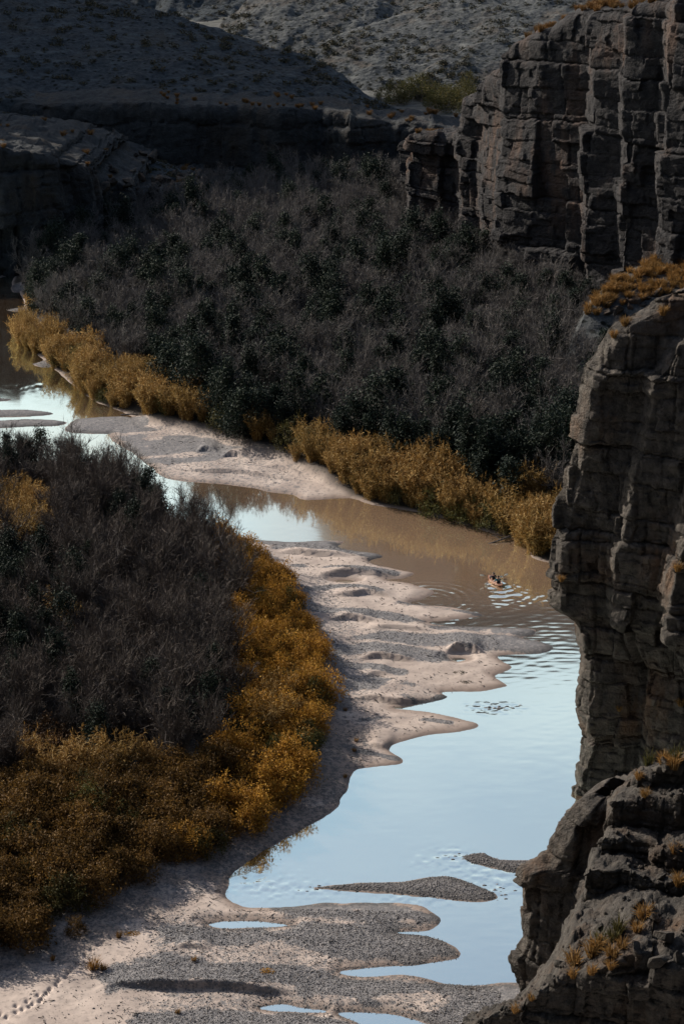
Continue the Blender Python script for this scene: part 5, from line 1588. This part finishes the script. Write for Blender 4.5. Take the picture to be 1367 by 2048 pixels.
def paddler(yy, label, coat, tilt, hx):
    """Seated, legs forward, both hands on a paddle held across the lap. Local +y is forward."""
    p = empty('person', (KAYAK_XY[0], KAYAK_XY[1], 0.0), KA)
    tag(p, label, 'person')
    hip = (0, yy, 0.24)
    Vv = [(0, yy, 0.25, .15), (0, yy + .02, .42, .135), (0, yy + .05, .60, .155), (0, yy + .06, .72, .10), (0, yy + .075, .80, .055), (0, yy + .09, .885, .085), (0.0, yy + .095, .97, .088), (0, yy + .09, 1.03, .055)]
    E = [(i, i + 1) for i in range(7)]
    hands = []
    for sx, hand in ((-1, (-0.36, yy + .40, .50 - tilt)), (1, (0.36, yy + .40, .50 + tilt))):
        sh = (sx * .19, yy + .06, .68); el = (sx * .34, yy + .10, .46)
        k = len(Vv)
        Vv += [(*sh, .07), (*el, .048), (hand[0] * .97, hand[1] - .06, hand[2], .034), (*hand, .036)]
        E += [(3, k), (k, k + 1), (k + 1, k + 2), (k + 2, k + 3)]
        for fi, (dx, l) in enumerate(((-.033, .075), (-.011, .085), (.011, .08), (.033, .065))):
            f = len(Vv)
            Vv += [(hand[0] + dx, hand[1] + .045, hand[2] + .018, .010), (hand[0] + dx, hand[1] + .045 + l * .35, hand[2] - .015, .009), (hand[0] + dx, hand[1] + .03, hand[2] - .04, .008)]
            E += [(k + 3, f), (f, f + 1), (f + 1, f + 2)]
        f = len(Vv)
        Vv += [(hand[0] - sx * .05, hand[1] + .0, hand[2] - .01, .011), (hand[0] - sx * .055, hand[1] + .03, hand[2] - .03, .009)]
        E += [(k + 3, f), (f, f + 1)]
        hands.append(hand)
        k = len(Vv)
        Vv += [(sx * .10, yy + .10, .26, .10), (sx * .17, yy + .48, .40, .075), (sx * .14, yy + .80, .24, .05), (sx * .14, yy + .90, .30, .035)]
        E += [(0, k), (k, k + 1), (k + 1, k + 2), (k + 2, k + 3)]
    # nose and ears on the head
    k = len(Vv)
    Vv += [(0, yy + .185, .93, .016), (-.085, yy + .09, .93, .016), (.085, yy + .09, .93, .016)]
    E += [(5, k), (5, k + 1), (5, k + 2)]
    skin_body('body', Vv, E, M['skin'], p)
    J = [(0, yy, 0.26, .175), (0, yy + .02, .42, .165), (0, yy + .05, .60, .185), (0, yy + .06, .735, .11)]
    JE = [(0, 1), (1, 2), (2, 3)]
    for sx, hand in zip((-1, 1), hands):
        k = len(J)
        J += [(sx * .19, yy + .06, .68, .088), (sx * .34, yy + .10, .46, .066), (hand[0] * .97, hand[1] - .10, hand[2], .05)]
        JE += [(3, k), (k, k + 1), (k + 1, k + 2)]
    skin_body('jacket', J, JE, coat, p)
    skin_body('hair', [(0, yy + .065, .93, .10), (0, yy + .065, 1.0, .105), (0, yy + .08, 1.06, .06), (0, yy + .02, .86, .06)], [(0, 1), (1, 2), (0, 3)], M['hair'], p)
    for sx in (-1, 1):
        bmx = bmesh.new(); bmesh.ops.create_uvsphere(bmx, u_segments=8, v_segments=6, radius=.012)
        me = bpy.data.meshes.new('eye'); bmx.to_mesh(me); bmx.free(); me.materials.append(M['black'])
        o = bpy.data.objects.new('eye', me); C.objects.link(o); o.parent = p; o.location = (sx * .033, yy + .172, .945)
    # the paddle in the hands
    a, b = np.array(hands[0]), np.array(hands[1])
    a = a + np.array([0, .04, .0]); b = b + np.array([0, .04, .0])
    d = (b - a) / np.linalg.norm(b - a); mid = (a + b) / 2
    pd = empty('paddle', (KAYAK_XY[0], KAYAK_XY[1], 0.0), KA)
    e0, e1 = mid - d * 1.05, mid + d * 1.05
    mk('shaft', *prisms(e0[None], e1[None], .016, .016), M['black'], True, pd)
    for e, sg in ((e0, -1), (e1, 1)):
        up = np.array([0, 0.25, .97]); up -= d * (up @ d); up /= np.linalg.norm(up); th = np.cross(d, up) * .008
        out = []
        prof_ = [(-.08, .02), (.05, .075), (.2, .095), (.33, .085), (.40, .04)]
        for q, w in prof_:
            c_ = e + d * sg * q
            out += [c_ - up * w - th, c_ + up * w - th, c_ + up * w + th, c_ - up * w + th]
        F = []
        for i in range(4):
            for j in range(4): F.append([i * 4 + j, i * 4 + (j + 1) % 4, i * 4 + 4 + (j + 1) % 4, i * 4 + 4 + j])
        F += [[0, 1, 2, 3], [16, 17, 18, 19]]
        mk('blade', np.array(out), np.array(F), M['blade'], False, pd)
    return p, pd
p1, pd1 = paddler(-0.62, 'paddler in a teal jacket with dark hair seated at the kayak\'s stern', M['teal'], 0.10, 0)
tag(pd1, 'double-bladed paddle held by the paddler in the teal jacket', 'paddle')
p2, pd2 = paddler(0.42, 'paddler in a dark navy jacket seated ahead in the kayak\'s bow seat', M['navy'], -0.08, 0)
tag(pd2, 'double-bladed paddle held by the paddler in the navy jacket', 'paddle')
bmx = bmesh.new(); bmesh.ops.create_cube(bmx, size=1)
for v_ in bmx.verts: v_.co = Vector((v_.co.x * .36, v_.co.y * .26, v_.co.z * .2))
bmesh.ops.bevel(bmx, geom=bmx.edges[:], offset=.07, segments=3, affect='EDGES')
me = bpy.data.meshes.new('dry_bag'); bmx.to_mesh(me); bmx.free(); me.materials.append(M['red'])
o = bpy.data.objects.new('dry_bag', me); C.objects.link(o)
q = Vector((KAYAK_XY[0], KAYAK_XY[1], 0)) + Matrix.Rotation(KA, 4, 'Z') @ Vector((0, -0.05, .27)); o.location = q; o.rotation_euler = (0, 0, KA)
tag(o, 'red dry bag packed between the two paddlers in the kayak', 'bag')
